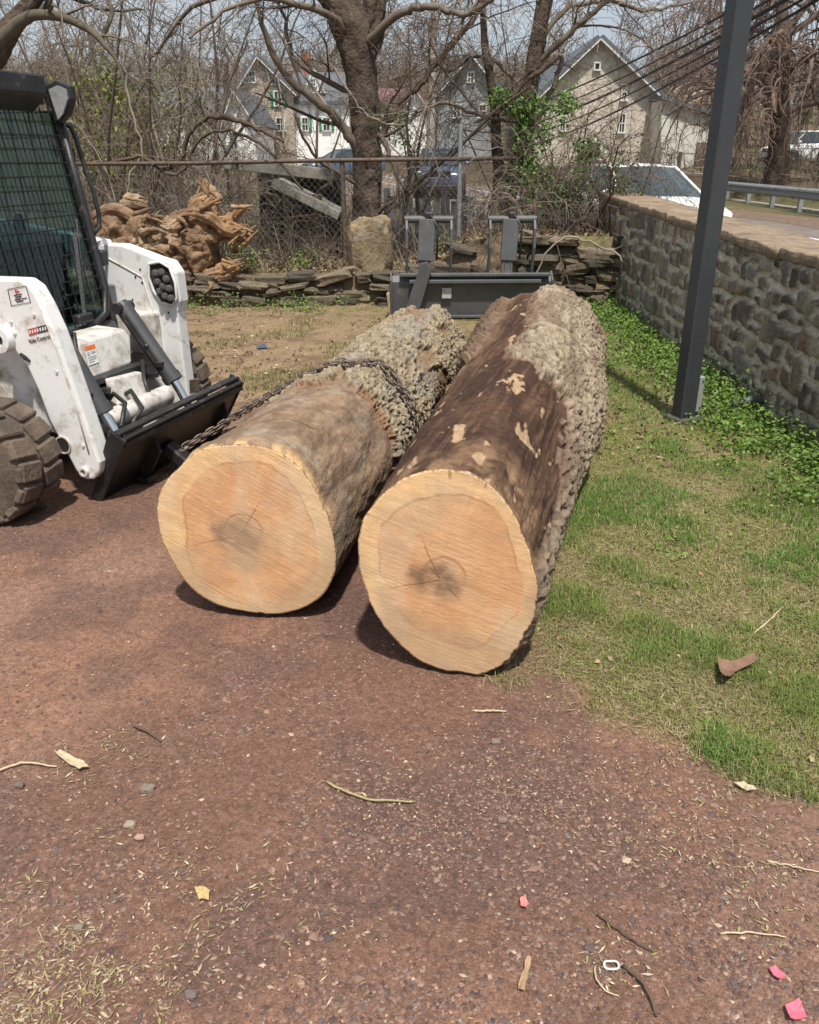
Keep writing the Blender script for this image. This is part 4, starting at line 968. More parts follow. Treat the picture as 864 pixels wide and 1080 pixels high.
# front attachment plate, leaning forward at the top
pt, pb = Vector((.0, 0, .355)), Vector((-.20, 0, .0)); pd = (pb-pt).normalized(); pn = Vector((-pd.z, 0, pd.x)); pn = pn if pn.x > 0 else -pn
y0, y1 = -.60, .58; mb = MB()
mb.prism([pt+Vector((0, y0, 0)), pt+pn*.022+Vector((0, y0, 0)), pb+pn*.022+Vector((0, y0, 0)), pb+Vector((0, y0, 0))], (0, y1-y0, 0))
plate = mb.build('front_plate', mplate, ldr, local=True, bevel=.004)
mb = MB(); mb.beam(pt+Vector((-.03, y0-.01, .012)), pt+Vector((-.03, y1+.01, .012)), .055, .018, (0, 0, 1), .003); mb.beam(pt+pn*.028+pd*.03+Vector((0, y0, 0)), pt+pn*.035+pd*.035+Vector((0, y1, 0)), .012, .022); mb.build('plate_top_flange', mplate, plate, local=True)
for y in (y0-.006, y1+.006):
    mb = MB(); mb.prism([pt+pn*.03+Vector((0, y-.008, .0)), pt-pn*.07+Vector((0, y-.008, 0)), pb-pn*.03+Vector((0, y-.008, 0)), pb+pn*.03+Vector((0, y-.008, 0))], (0, .016, 0)); mb.build('plate_end', mplate, plate, local=True, bevel=.002)
for y in (-.30, .42):
    mb = MB(); q0 = pt+pd*.10+pn*.022; q1 = pt+pd*.34+pn*.022; mb.prism([q0+Vector((0, y, 0)), q0+pn*.06+pd*.06+Vector((0, y, 0)), q1+pn*.05+Vector((0, y, 0)), q1+Vector((0, y, 0))], (0, .02, 0)); mb.box(q1+pn*.05+Vector((0, y, 0)), (.07, .09, .03), None, .004)
    mb.build('plate_bracket', mplate, plate, local=True)
mb = MB(); mb.beam(pb+pn*.02+Vector((0, y0, .03)), pb+pn*.02+Vector((0, y1, .03)), .03, .05, (0, 0, 1), .004); mb.build('plate_lower_lip', mplate, plate, local=True)
mb = MB(); mb.beam(pt+pd*.22+pn*.02+Vector((0, -.12, 0)), pt+pd*.26+pn*.24+Vector((0, -.08, -.02)), .10, .07, (0, 0, 1), .01); mb.box(pt+pd*.3+pn*.26+Vector((0, -.08, 0)), (.05, .13, .05), None, .008); mb.build('tow_tongue', mplate, plate, local=True)
# ================================================================== GRAPPLE BUCKET (parked at the back)
mbk = mat('bucket_grey', (.085, .088, .092), .55, var=.2, vs=5, bump=.2, bs=50, dirt=((.20, .17, .14), .32, 5))
ba = A(414, 335, 9.05); bb = A(577, 335, 9.15); bx0, bx1 = ba.x, bb.x; by = 9.05; bmx = (bx0+bx1)/2
bk = thing('grapple_bucket', 'dark grey grapple bucket attachment parked behind the logs against the low wall', 'loader bucket', (bmx, by, 0), math.radians(2))
WB = (bx1-bx0)/2
def bbx(mb, c, d, bev=.004, R=None): return mb.box(c, d, R, bev)
mb = MB(); mb.prism([Vector((-WB, 0, .02)), Vector((-WB, -.05, .40)), Vector((-WB, 0, .46)), Vector((-WB, .04, .46)), Vector((-WB, .03, .06)), Vector((-WB, .55, .03)), Vector((-WB, .55, .0)), Vector((-WB, .06, -.02))], (2*WB, 0, 0))
shell = mb.build('bucket_shell', mbk, bk, local=True, bevel=.004)
for s in (-1, 1):
    MB().prism([Vector((s*WB, -.02, 0)), Vector((s*WB, -.07, .42)), Vector((s*WB, .05, .50)), Vector((s*WB, .35, .35)), Vector((s*WB, .60, .02)), Vector((s*WB, .3, -.01))], (.022*s, 0, 0)).build('side_plate', mbk, bk, local=True, bevel=.004)
mb = MB(); bbx(mb, (.03, -.075, .41), (2*WB-.30, .10, .035)); bbx(mb, (.03, -.06, .475), (2*WB-.10, .09, .03)); mb.build('top_ledge', mbk, shell, local=True)
mb = MB(); bbx(mb, (0, -.055, .035), (2*WB-.06, .02, .03)); mb.build('lower_rail', mbk, shell, local=True)
mb = MB(); mb.prism([Vector((-WB+.10, -.13, .02)), Vector((-WB+.30, -.17, .60)), Vector((-WB+.36, -.17, .62)), Vector((-WB+.42, -.17, .57)), Vector((-WB+.26, -.13, .02))], (0, .03, 0)); mb.build('stand_lever', mbk, bk, local=True, bevel=.006)
MB().quad((-.32, -.062, .23), (-.22, -.0625, .23), (-.22, -.068, .34), (-.32, -.068, .34)).build('bucket_label', mat('faded_label', (.42, .42, .40), .7, dirt=((.3, .29, .27), .5, 20)), shell, local=True)
MB().prism([Vector((-WB-.03, -.04, .0)), Vector((-WB-.06, -.06, .26)), Vector((-WB-.028, -.06, .28)), Vector((-WB-.02, -.04, .0))], (0, .2, 0)).build('cutting_edge', mat('tan_edge', (.36, .26, .16), .8, dirt=((.2, .15, .1), .4, 9)), bk, local=True)
for gx in (-.46, .42):
    hw = .235
    for s in (-1, 1):
        g = MB(); g.prism([Vector((gx+s*hw-.012, p[0], p[1])) for p in ((.05, .47), (-.02, .74), (.0, .93), (.07, 1.04), (.14, 1.05), (.12, .98), (.07, .90), (.055, .74), (.13, .50))], (.026, 0, 0))
        arm = g.build('grapple_arm', mbk, bk, local=True, bevel=.004)
    MB().tube([(gx-hw-.02, .09, 1.02), (gx+hw+.02, .09, 1.02)], .038, 14).build('pivot_tube', mbk, arm, local=True, smooth='auto')
    m1 = MB(); m1.box((gx-.03, -.0, .82), (.17, .045, .42), Matrix.Rotation(.05, 3, 'Y') @ Matrix.Rotation(-.13, 3, 'X'), .005); m1.build('cylinder_guard', mbk, arm, local=True, bevel=.004)
    m1 = MB(); m1.box((gx-.05, -.01, .56), (.12, .05, .16), Matrix.Rotation(-.12, 3, 'X'), .004); m1.build('guard_base', mbk, arm, local=True)
    for s in (-.03, .03): MB().tube([(gx-.05+s, -.03, .47), (gx-.05+s, -.035, .60)], .012, 8).build('piston_rod', mchrome, arm, local=True)
    m1 = MB(); m1.box((gx-.0, .08, 1.06), (.08, .09, .06), None, .008); m1.build('hose_clamp', mblack, arm, local=True)
    m1 = MB(); m1.tube([(gx+.08, -.03, .62), (gx+.09, -.03, .95), (gx+.02, .04, 1.06), (gx-.08, .09, 1.05)], .012, 8); m1.build('hose', mblack, arm, local=True, smooth=True)
# ================================================================== POLE by the wall
pb_ = G(717, 442); pole = thing('steel_post', 'tall dark grey square steel post standing in grass before the stone wall', 'post', (pb_.x+.02, pb_.y, 0), math.radians(24))
MB().box((0, 0, 2.6), (.125, .10, 5.2), None, .008).build('shaft', mat('post_paint', (.040, .043, .048), .5, var=.15, vs=3, bump=.08, bs=80, dirt=((.10, .10, .10), .22, 5)), pole, local=True)
MB().box((0, 0, .012), (.20, .17, .024), None, .004).build('base_plate', mat('galv_dull', (.11, .11, .105), .6, .3, dirt=((.15, .11, .08), .5, 12)), pole, local=True)
mb = MB(); mb.box((.085, -.02, .17), (.045, .05, .24), None, .006); ob = mb.build('outlet_box', mat('outlet_grey', (.33, .34, .34), .5, .2, dirt=((.2, .17, .13), .35, 12)), pole, local=True)
for z_ in (.26, .08): MB().tube([(.09, -.0465, z_), (.09, -.05, z_)], .006, 8).build('screw', mblack, ob, local=True)
mb = MB(); mb.tube([(.085, -.02, .05), (.085, -.02, -.03)], .012, 8); mb.build('conduit', mgrey, pole, local=True)
p = G(795, 427, .04); o = MB().tube([p+Vector((-.16, 0, 0)), p+Vector((-.05, .03, .02)), p+Vector((.10, .05, .03)), p+Vector((.17, .08, .02))], [.028, .034, .03, .02], 10).build('drain_pipe', mat('pipe_grey', (.10, .12, .12), .5, dirt=((.14, .12, .08), .4, 9)), None, smooth=True)
tag(o, 'short dark grey pipe end lying in weeds near the wall foot', 'pipe')
# ================================================================== UPROOTED STUMP
def dense_tube(pts, rad, nl=60, na=40, seed=0, amp=.35, sc=6):
    pts = np.array(pts, float); rad = np.array(rad, float); n = len(pts)
    t = np.linspace(0, n-1, nl); k = np.clip(t.astype(int), 0, n-2); f = (t-k)[:, None]
    p0 = pts[np.maximum(k-1, 0)]; p1 = pts[k]; p2 = pts[k+1]; p3 = pts[np.minimum(k+2, n-1)]
    C = .5*((2*p1)+(-p0+p2)*f+(2*p0-5*p1+4*p2-p3)*f**2+(-p0+3*p1-3*p2+p3)*f**3)
    R = rad[k]*(1-f[:, 0])+rad[k+1]*f[:, 0]
    T = np.gradient(C, axis=0); T /= np.linalg.norm(T, axis=1, keepdims=True)+1e-9
    ref = np.array([.3, -.2, 1.]); u = ref-T*(T@ref)[:, None]; u /= np.linalg.norm(u, axis=1, keepdims=True); w = np.cross(T, u)
    a = np.arange(na)*2*PI/na; D = u[:, None]*np.cos(a)[None, :, None]+w[:, None]*np.sin(a)[None, :, None]
    P = C[:, None]+R[:, None, None]*D
    nz = fbm(P[..., 0]*sc+seed, P[..., 1]*sc, P[..., 2]*sc, 5, seed)-.5
    rg = 1-np.abs(2*fbm(a[None]*1.5+0*P[..., 0], P[..., 2]*3+t[:, None]*.15, seed, 3, seed+5)-1)
    P = P+D*(nz*amp*2*np.maximum(R, .02)[:, None]+(rg-.8)*R[:, None]*.45)[..., None]
    i = np.arange(nl-1)[:, None]*na; j = np.arange(na)[None]
    F = np.stack([i+j, i+(j+1) % na, i+na+(j+1) % na, i+na+j], -1).reshape(-1, 4)
    caps = np.stack([np.arange(na)[::-1], np.arange(na)+(nl-1)*na])
    return P.reshape(-1, 3), F, caps
def merge(parts):
    V = []; F = []; C = []; o = 0
    for v, f, c in parts: V.append(v); F.append(f+o); C.append(c+o); o += len(v)
    na = {}
    for c in C: na.setdefault(c.shape[1], []).append(c)
    return np.concatenate(V), [np.concatenate(F)]+[np.concatenate(x) for x in na.values()]
def S_(px, py, dy=0): return tuple(A(px, py, 10.25+dy))
parts = []; rs_ = random.Random(12)
sp = [([S_(118, 262, .2), S_(150, 262, .1), S_(190, 265, 0), S_(225, 262, -.1)], [.16, .30, .36, .20], .45),
      ([S_(112, 235, .2), S_(125, 248, .15), S_(140, 270, .1), S_(150, 290, .1)], [.16, .26, .22, .12], .4),
      ([S_(108, 250, .2), S_(106, 230, .15), S_(125, 222, .1), S_(150, 234, 0), S_(166, 230, -.1)], [.10, .09, .07, .06, .05], .3),
      ([S_(130, 225, .2), S_(140, 212, .2), S_(152, 216, .1)], [.08, .10, .05], .5),
      ([S_(190, 258, -.1), S_(210, 232, -.1), S_(218, 212, 0), S_(216, 190, .05)], [.22, .14, .13, .03], .5),
      ([S_(205, 215, 0), S_(222, 205, 0), S_(232, 212, -.05)], [.08, .10, .04], .5),
      ([S_(185, 235, -.15), S_(200, 226, -.2), S_(222, 230, -.25), S_(236, 242, -.25), S_(250, 246, -.2), S_(262, 250, -.15)], [.08, .07, .075, .07, .06, .02], .35),
      ([S_(232, 240, -.1), S_(246, 228, -.1), S_(257, 218, -.1)], [.09, .07, .035], .45),
      ([S_(215, 250, -.1), S_(236, 240, -.1), S_(256, 243, -.1), S_(262, 238, -.1)], [.13, .12, .09, .02], .5),
      ([S_(190, 285, -.15), S_(215, 292, -.2), S_(240, 286, -.2), S_(252, 276, -.2)], [.11, .10, .10, .03], .5),
      ([S_(155, 282, .0), S_(180, 290, -.1), S_(205, 300, -.2), S_(228, 298, -.25)], [.14, .12, .08, .04], .45),
      ([S_(138, 275, -.1), S_(150, 262, -.2), S_(170, 262, -.3), S_(182, 275, -.3)], [.07, .06, .06, .05], .35),
      ([S_(160, 250, -.1), S_(180, 242, -.2), S_(190, 225, -.1)], [.12, .10, .05], .5)]
for k, (p, r, am) in enumerate(sp): parts.append(dense_tube(p, r, 110, 80, k*3+1, am*1.25, 8))
for k in range(18):
    px_, py_ = rs_.choice([(rs_.uniform(112, 165), rs_.uniform(225, 290)), (rs_.uniform(165, 250), rs_.uniform(225, 296))]); a_ = rs_.uniform(0, 2*PI); ln = rs_.uniform(12, 34); r0 = rs_.uniform(.02, .045)
    d0 = rs_.uniform(-.42, -.1); q_ = [S_(px_, py_, d0+.15), S_(px_+math.cos(a_)*ln*.5, py_+math.sin(a_)*ln*.35, d0-.05), S_(px_+math.cos(a_+.5)*ln, py_+math.sin(a_+.5)*ln*.6, d0+rs_.uniform(-.1, .1))]
    parts.append(dense_tube(q_, [r0, r0*.8, r0*.3], 24, 16, k, .5, 14))
for k in range(70):
    ex, ey = rs_.choice([(216, 192), (258, 219), (262, 243), (250, 276), (228, 298), (205, 300), (222, 212), (250, 246), (165, 232), (150, 215)]); a_ = rs_.uniform(-.6, .9)+(1.3 if (ex, ey) == (216, 192) else 0); ln = rs_.uniform(5, 13); r0 = rs_.uniform(.010, .03)
    ex += rs_.uniform(-7, 4); ey += rs_.uniform(-6, 8); d0 = rs_.uniform(-.35, -.05)
    q_ = [S_(ex-math.cos(a_)*ln, ey+math.sin(a_)*ln, d0), S_(ex, ey, d0), S_(ex+math.cos(a_)*ln*.8, ey-math.sin(a_)*ln*.8, d0)]; parts.append(dense_tube(q_, [r0, r0*.8, .003], 14, 10, k, .6, 20))
V, F = merge(parts)
n1 = fbm(V[:, 0]*6, V[:, 1]*6, V[:, 2]*6, 5, 3); n2 = fbm(V[:, 0]*2.5, V[:, 1]*2.5, V[:, 2]*2.5, 4, 8)
br = ss(-2.75, -2.1, V[:, 0]+(n2-.5)*1.2)
c = mixc((.25, .165, .10), (.17, .11, .07), ss(.4, .6, n1)); n3 = fbm(V[:, 0]*22, V[:, 1]*22, V[:, 2]*22, 4, 5); c = mixc(c, (.36, .215, .11), br*ss(.40, .62, n1+.05)); c = mixc(c, (.42, .32, .21), ss(.55, .7, n2)*.6); c = mixc(c, (.10, .06, .04), ss(.52, .66, n3)*.55)
stp = thing('uprooted_stump', 'gnarled orange brown uprooted stump with broken roots lying on the low stone wall', 'tree stump', (-2.5, 10.2, .4))
npmesh('root_mass', V, F, mat('stump_wood', attr=True, rough=.9, var=.3, vs=14, bump=.9, bs=45, spec=.2, bd=.02), stp, c)
# ================================================================== TREES AND SHRUBS
mbark = mat('tree_bark', (.095, .072, .055), .95, var=.4, vs=9, bump=1.0, bs=26, spec=.15, bd=.03, dirt=((.17, .14, .11), .4, 5))
mtwig = mat('twigs', attr=True, rough=.9, var=.2, vs=5, bump=0, spec=.15)
def smoothp(pts, n, wob=0, rng=None):
    pts = np.array(pts, float); m = len(pts); t = np.linspace(0, m-1, n); k = np.clip(t.astype(int), 0, m-2); f = (t-k)[:, None]
    p0 = pts[np.maximum(k-1, 0)]; p1 = pts[k]; p2 = pts[k+1]; p3 = pts[np.minimum(k+2, m-1)]
    C = .5*((2*p1)+(-p0+p2)*f+(2*p0-5*p1+4*p2-p3)*f**2+(-p0+3*p1-3*p2+p3)*f**3)
    if wob: C[1:-1, :3] += rng.normal(size=(n-2, 3))*wob
    return C
TC = [(.12, .094, .072), (.17, .138, .106), (.30, .255, .205), (.085, .066, .052), (.14, .102, .076)]
def grow(tb, p, d, L, r, lvl, rng, droop=.0, spread=.8, c=None, nk=None, rmin=.0022):
    n = 6 if lvl > 0 else 5; p = np.array(p, float); d = np.array(d, float); d /= np.linalg.norm(d)
    pts = [p]; dirs = [d]
    for i in range(n-1):
        d = d+rng.normal(size=3)*.20+np.array([0, 0, -droop*(i+1)*.12]); d /= np.linalg.norm(d)
        pts.append(pts[-1]+d*L/(n-1)); dirs.append(d)
    r1 = max(rmin, r*.35); rad = np.linspace(r, r1, n)
    tb.add(pts, rad, 5 if r > .02 else 3, c)
    if lvl > 0:
        kids = nk or rng.integers(4, 7)
        for q in range(kids):
            t = rng.uniform(.15, 1.0)*(n-1); i = min(int(t), n-2); b = pts[i]*(1-(t-i))+pts[i+1]*(t-i)
            dd = dirs[i]+rng.normal(size=3)*spread*np.array([1, .8, .9]); rr = max(rmin, (r+(r1-r)*t/(n-1))*rng.uniform(.4, .65))
            grow(tb, b, dd, L*rng.uniform(.35, .7), rr, lvl-1, rng, droop, spread, c, None, rmin)
def limb(tb, path, Y, rng, depth=0.0, twig=2, nt=9, droop=.1, LL_=(.5, 1.3), c=None, rmin=.0028):
    """a limb following photo points; depth swings it out of the plane of the trunk"""
    m = len(path); P = [A(q[0], q[1], Y+depth*i/(m-1)) for i, q in enumerate(path)]; R = [q[2]*.40*pxs(Y) for q in path]
    n = 4*m; C = smoothp(P, n, .012 if Y > 9 else .003, rng); RR = np.interp(np.linspace(0, m-1, n), range(m), R)
    c = c or TC[rng.integers(0, 2)]
    tb.add(C, np.maximum(RR, rmin), 8 if max(R) > .04 else 5, c)
    for q in range(nt):
        i = rng.integers(n//5, n-1); d = C[min(i+1, n-1)]-C[i-1]; d /= np.linalg.norm(d)+1e-9
        grow(tb, C[i], d+rng.normal(size=3)*.8+np.array([0, 0, .1]), rng.uniform(*LL_), max(rmin, min(RR[i]*.45, .03)), twig, rng, droop, .8, TC[rng.integers(5)], None, rmin)
def trunk_mesh(path, Y, root, name='trunk', m=None, seed=1, amp=.22, base_z=None):
    P = [A(q[0], q[1], Y) for q in path]; R = [q[2]*.5*pxs(Y) for q in path]
    if base_z is not None: P[0].z = base_z
    v, f, cp = dense_tube(P, R, 110, 40, seed, amp, 3.2)
    return npmesh(name, v, [f, cp], m or mbark, root)
def tz(x, y): return float(terrain(np.array([x]), np.array([y]))[0])
rg = np.random.default_rng(21)
# big trunk
Y1 = 12.4; b = A(388, 262, Y1); z0 = tz(b.x, Y1)
t1 = thing('bare_tree', 'massive rough barked tree with a leaning thick trunk above the ochre pier', 'tree', (b.x, Y1, z0), 0, 'bare trees behind the fence')
trunk_mesh([(390, 300, 44), (388, 250, 34), (388, 205, 31), (387, 150, 29), (383, 95, 30), (375, 45, 34), (358, 0, 38), (335, -60, 34), (300, -160, 36), (270, -260, 20)], Y1, t1, seed=4, amp=.16)
trunk_mesh([(381, 70, 24), (392, 30, 24), (398, -20, 22), (410, -100, 22), (430, -240, 12)], Y1+.1, t1, 'fork_trunk', seed=9)
tb = Tubes()
for pth, dep, nt in (([(386, 165, 12), (370, 147, 12), (352, 122, 11), (325, 100, 10), (298, 75, 8), (282, 40, 7), (270, 0, 5), (262, -60, 4)], -.8, 12), ([(388, 165, 10), (400, 148, 10), (420, 110, 9), (445, 85, 9), (470, 55, 8), (500, 20, 7), (530, -20, 5)], .8, 12),
                     ([(378, 52, 10), (395, 38, 10), (425, 12, 9), (455, 8, 8), (490, 15, 6), (520, 0, 5)], -1.2, 10), ([(389, 230, 6), (402, 221, 6), (425, 205, 5), (455, 180, 5), (480, 160, 4), (520, 120, 4), (560, 90, 3)], -.9, 4), ([(389, 240, 4), (400, 230, 4), (430, 206, 4), (455, 178, 3), (490, 150, 3), (530, 120, 2)], .5, 3),
                     ([(385, 100, 8), (350, 88, 7), (310, 60, 6), (300, 20, 5), (285, -20, 4)], 1.2, 10), ([(372, 40, 9), (355, 22, 9), (330, 10, 8), (290, 0, 6), (240, 10, 4), (200, 40, 3)], -1.5, 12), ([(388, 200, 6), (360, 185, 5), (330, 160, 4), (310, 120, 3)], -.4, 7),
                     ([(388, 130, 8), (410, 160, 6), (420, 200, 5), (418, 235, 4)], -.6, 6), ([(345, -30, 12), (310, -30, 9), (250, -10, 7), (200, 10, 5), (160, 60, 3)], .6, 12)):
    limb(tb, pth, Y1, rg, dep, 2, int(nt*.5))
tb.build('crown', mtwig, t1, True)
# second tree with green creeper, two stems
Y2 = 12.0; b = A(527, 245, Y2); z0 = tz(b.x, Y2)
t2 = thing('bare_tree', 'slim twin stemmed tree with green leafy creeper rising behind the bucket', 'tree', (b.x, Y2, z0), 0, 'bare trees behind the fence')
trunk_mesh([(515, 262, 30), (528, 228, 22), (541, 190, 18), (553, 140, 16), (560, 90, 15), (568, 40, 15), (578, -20, 14), (592, -90, 11), (600, -180, 6)], Y2, t2, seed=6)
trunk_mesh([(510, 255, 22), (524, 225, 18), (527, 190, 13), (524, 150, 11), (520, 100, 9), (512, 50, 7), (508, -10, 5), (500, -80, 3)], Y2+.2, t2, 'second_stem', seed=7)
tb = Tubes()
for pth, dep, nt in (([(562, 70, 8), (590, 45, 8), (615, 22, 7), (640, 0, 5), (665, -30, 4)], -.6, 9), ([(566, 45, 7), (600, 8, 7), (640, 3, 5), (690, 10, 4), (730, 2, 3)], .8, 8), ([(557, 105, 5), (530, 70, 5), (500, 60, 4), (470, 80, 3)], .6, 8),
                     ([(553, 130, 5), (500, 120, 4), (470, 108, 4), (440, 118, 3)], -.5, 6), ([(575, 0, 8), (540, -20, 6), (500, 5, 4), (480, 40, 3)], -.6, 10), ([(545, 170, 7), (575, 110, 6), (592, 62, 6), (586, 59, 4)], -.3, 3),
                     ([(524, 140, 5), (490, 100, 4), (460, 60, 3), (450, 20, 3)], .9, 10), ([(535, 200, 5), (575, 190, 5), (610, 200, 4), (640, 215, 3)], -.6, 8)):
    limb(tb, pth, Y2, rg, dep, 2, nt)
tb.build('crown', mtwig, t2, True)
def leafcloud(name, spots, n, size, pal, parent=None, seed=3, m=None, **tags):
    r = np.random.default_rng(seed); P = []
    for (c, e) in spots:
        q = r.normal(size=(n, 3))*.5; P.append(np.array(c)+q*np.array(e))
    P = np.concatenate(P); k = fbm(P[:, 0]*2.5, P[:, 1]*2.5, P[:, 2]*2.5, 3, seed) > .44; P = P[k]
    V, F = diamonds(P, r.uniform(size*.6, size*1.3, len(P)), r.uniform(size*.4, size*.8, len(P)), r, .8)
    c = np.array(pal)[r.integers(len(pal), size=len(P))]*r.uniform(.7, 1.25, (len(P), 1))
    return npmesh(name, V, F, m or mleaf, parent, np.repeat(c, 4, 0), False)
gl_pal = [(.10, .21, .03), (.14, .27, .04), (.07, .15, .025), (.17, .28, .06)]
sp = []
for (x, y, ex, ez) in ((575, 130, .25, .35), (590, 150, .25, .5), (600, 180, .2, .45), (585, 195, .25, .35), (560, 165, .2, .3), (545, 125, .15, .25), (598, 120, .15, .3), (540, 185, .12, .2), (600, 210, .15, .3), (590, 228, .15, .3), (575, 215, .2, .3), (612, 195, .15, .4), (555, 200, .15, .3), (570, 145, .3, .6), (540, 150, .1, .3), (560, 110, .2, .15), (530, 105, .15, .15), (620, 160, .12, .2)):
    sp.append((A(x, y, Y2-.15), (ex, .3, ez)))
leafcloud('creeper_leaves', sp, 460, .055, gl_pal, t2, 5)
# limb entering at the top left, tree standing outside the left edge
Y3 = 7.2; b = A(-95, 300, Y3)
t3 = thing('bare_tree', 'grey tree arching its thick curved limb over the loader cab from the left edge', 'tree', (b.x, Y3, 0), 0, 'bare trees behind the fence')
P0 = A(-95, 300, Y3); P0.z = 0
v, f, cp = dense_tube([P0, A(-80, 180, Y3), A(-50, 100, Y3), A(-12, 62, Y3), (A(14, 25, Y3)), A(40, -8, Y3), A(60, -60, Y3), A(75, -150, Y3)], [q*.5*pxs(Y3) for q in (70, 50, 40, 26, 18, 14, 11, 5)], 100, 32, 12, .18, 6)
npmesh('trunk', v, [f, cp], mbark, t3)
tb = Tubes()
mossy = (.115, .10, .072)
for pth, dep, nt in (([(-30, 75, 22), (0, 44, 16), (22, 22, 14), (45, 15, 12), (72, 20, 10), (95, 32, 8), (113, 50, 6.5), (124, 66, 4), (130, 84, 2)], -.3, 7), ([(40, 14, 8), (52, 0, 8), (48, -30, 6)], 0, 3), ([(105, 42, 6), (118, 15, 6), (110, -10, 5), (100, -60, 4)], .3, 4), ([(40, -8, 8), (70, -5, 6), (110, 10, 4), (150, 10, 3)], .5, 5)):
    limb(tb, pth, Y3, rg, dep, 1, nt, .5, (.3, .8), mossy, .0022)
tb.build('crown', mtwig, t3, True)
# dark tree beyond the guardrail on the right
def far_tree(name, label, X, Y, hgt, r, rng, droop=.2, twc=None, group=None, levels=3, kids=9, spread=.75, rmin=.012):
    z = tz(X, Y); t = thing(name, label, 'tree', (X, Y, z), 0, group)
    n = 8; P = [np.array([X, Y, z-.2])]; d = np.array([rng.normal()*.06, 0, 1.])
    for i in range(n-1): d = d+rng.normal(size=3)*.07*np.array([1, 1, .3]); P.append(P[-1]+d/np.linalg.norm(d)*hgt*.8/(n-1))
    R = np.linspace(r, r*.25, n); R[0] *= 1.25
    v, f, cp = dense_tube(P, R, 40, 16, int(rng.integers(99)), .18, 2)
    npmesh('trunk', v, [f, cp], mbark, t)
    tb = Tubes()
    for k in range(kids):
        i = rng.integers(2, n-1); a = rng.uniform(0, 2*PI); dd = np.array([math.cos(a), math.sin(a), rng.uniform(.2, 1.1)])
        grow(tb, P[i], dd, hgt*rng.uniform(.25, .5), R[i]*.5, levels-1, rng, droop, spread, (twc or TC)[rng.integers(len(twc or TC))], 6, rmin)
    grow(tb, P[-1], d, hgt*.35, R[-1], levels-1, rng, droop, spread, TC[0], 7, rmin)
    tb.build('crown', mtwig, t, True); return t
reddish = [(.17, .125, .105), (.21, .16, .135), (.15, .11, .09), (.20, .14, .11)]
p = A(818, 200, 33); far_tree('bare_tree', 'broad dark trunked tree with drooping reddish twigs beyond the guardrail', p.x, 33, 11, .42, rg, 1.1, reddish, 'bare trees beyond the road', 4, 22, .8, .011)
p = A(868, 190, 40); far_tree('bare_tree', 'tree with drooping twigs at the right edge beyond the guardrail', p.x, 40, 12, .4, rg, .7, reddish, 'bare trees beyond the road', 3, 16, .8, .014)
p = A(762, 190, 52); far_tree('bare_tree', 'slim tree standing behind the annex between post and dark tree', p.x+1, 56, 12, .25, rg, .3, reddish, 'bare trees beyond the road', 3, 14, .8, .016)
# saplings and tangled shrubs behind the fence
lab = 'bare thin stemmed sapling in the tangle behind the pipe rail fence'
for k, (px, Y) in enumerate([(92, 14), (128, 16), (150, 13), (176, 17), (200, 14.5), (222, 12.8), (242, 16), (312, 15), (428, 13.3), (560, 13.5), (612, 13), (75, 18), (160, 15)]):
    X = (px-432)/864*(Y*CP+.3); z = tz(X, Y); t = thing('sapling', lab, 'sapling', (X, Y, z), 0, 'bare saplings behind the fence'); tb = Tubes()
    hh = rg.uniform(3.2, 5.5) if px < 420 else rg.uniform(2.5, 4.2)
    for s in range(rg.integers(2, 4)):
        P = [np.array([X+rg.normal()*.15, Y+rg.normal()*.15, z-.1])]; d = np.array([rg.normal()*.22, rg.normal()*.15, 1.])
        for i in range(8): d = d+rg.normal(size=3)*.12; P.append(P[-1]+d/np.linalg.norm(d)*hh/8)
        r0 = rg.uniform(.018, .038); R = np.linspace(r0, .006, 9); cc = TC[rg.integers(5)]; tb.add(P, R, 6, cc)
        for q in range(10):
            i = rg.integers(1, 9); grow(tb, P[i], d+rg.normal(size=3)*.9, rg.uniform(.6, 1.7), R[i]*.55, 2, rg, rg.uniform(-.1, .9), .7, TC[rg.integers(5)], None, .0026)
    tb.build('stems', mtwig, t, True)
for k, (px, Y) in enumerate([(110, 12.3), (140, 11.8), (170, 12.6), (200, 12), (232, 11.9), (262, 12.4), (300, 11.9), (345, 12.2), (548, 11.4), (578, 11.2), (602, 10.9), (625, 10.9), (640, 10.6)]):
    X = (px-432)/864*(Y*CP+.4); z = tz(X, Y); t = thing('bare_shrub', 'tangled leafless thicket of arching twigs growing along the pipe rail fence', 'shrub', (X, Y, z), 0, 'leafless shrubs along the fence'); tb = Tubes()
    for s in range(9 if px < 420 else 7):
        d = np.array([rg.normal()*.6, rg.normal()*.3, 1.]); pl = TC[rg.integers(5)]
        grow(tb, (X+rg.normal()*.15, Y+rg.normal()*.12, z-.05), d, (rg.uniform(1.0, 2.1) if px < 240 or px > 560 else rg.uniform(.6, 1.2)), rg.uniform(.008, .016), 2, rg, rg.uniform(.3, 1.6), .75, pl, 5, .0024)
    tb.build('stems', mtwig, t, True)
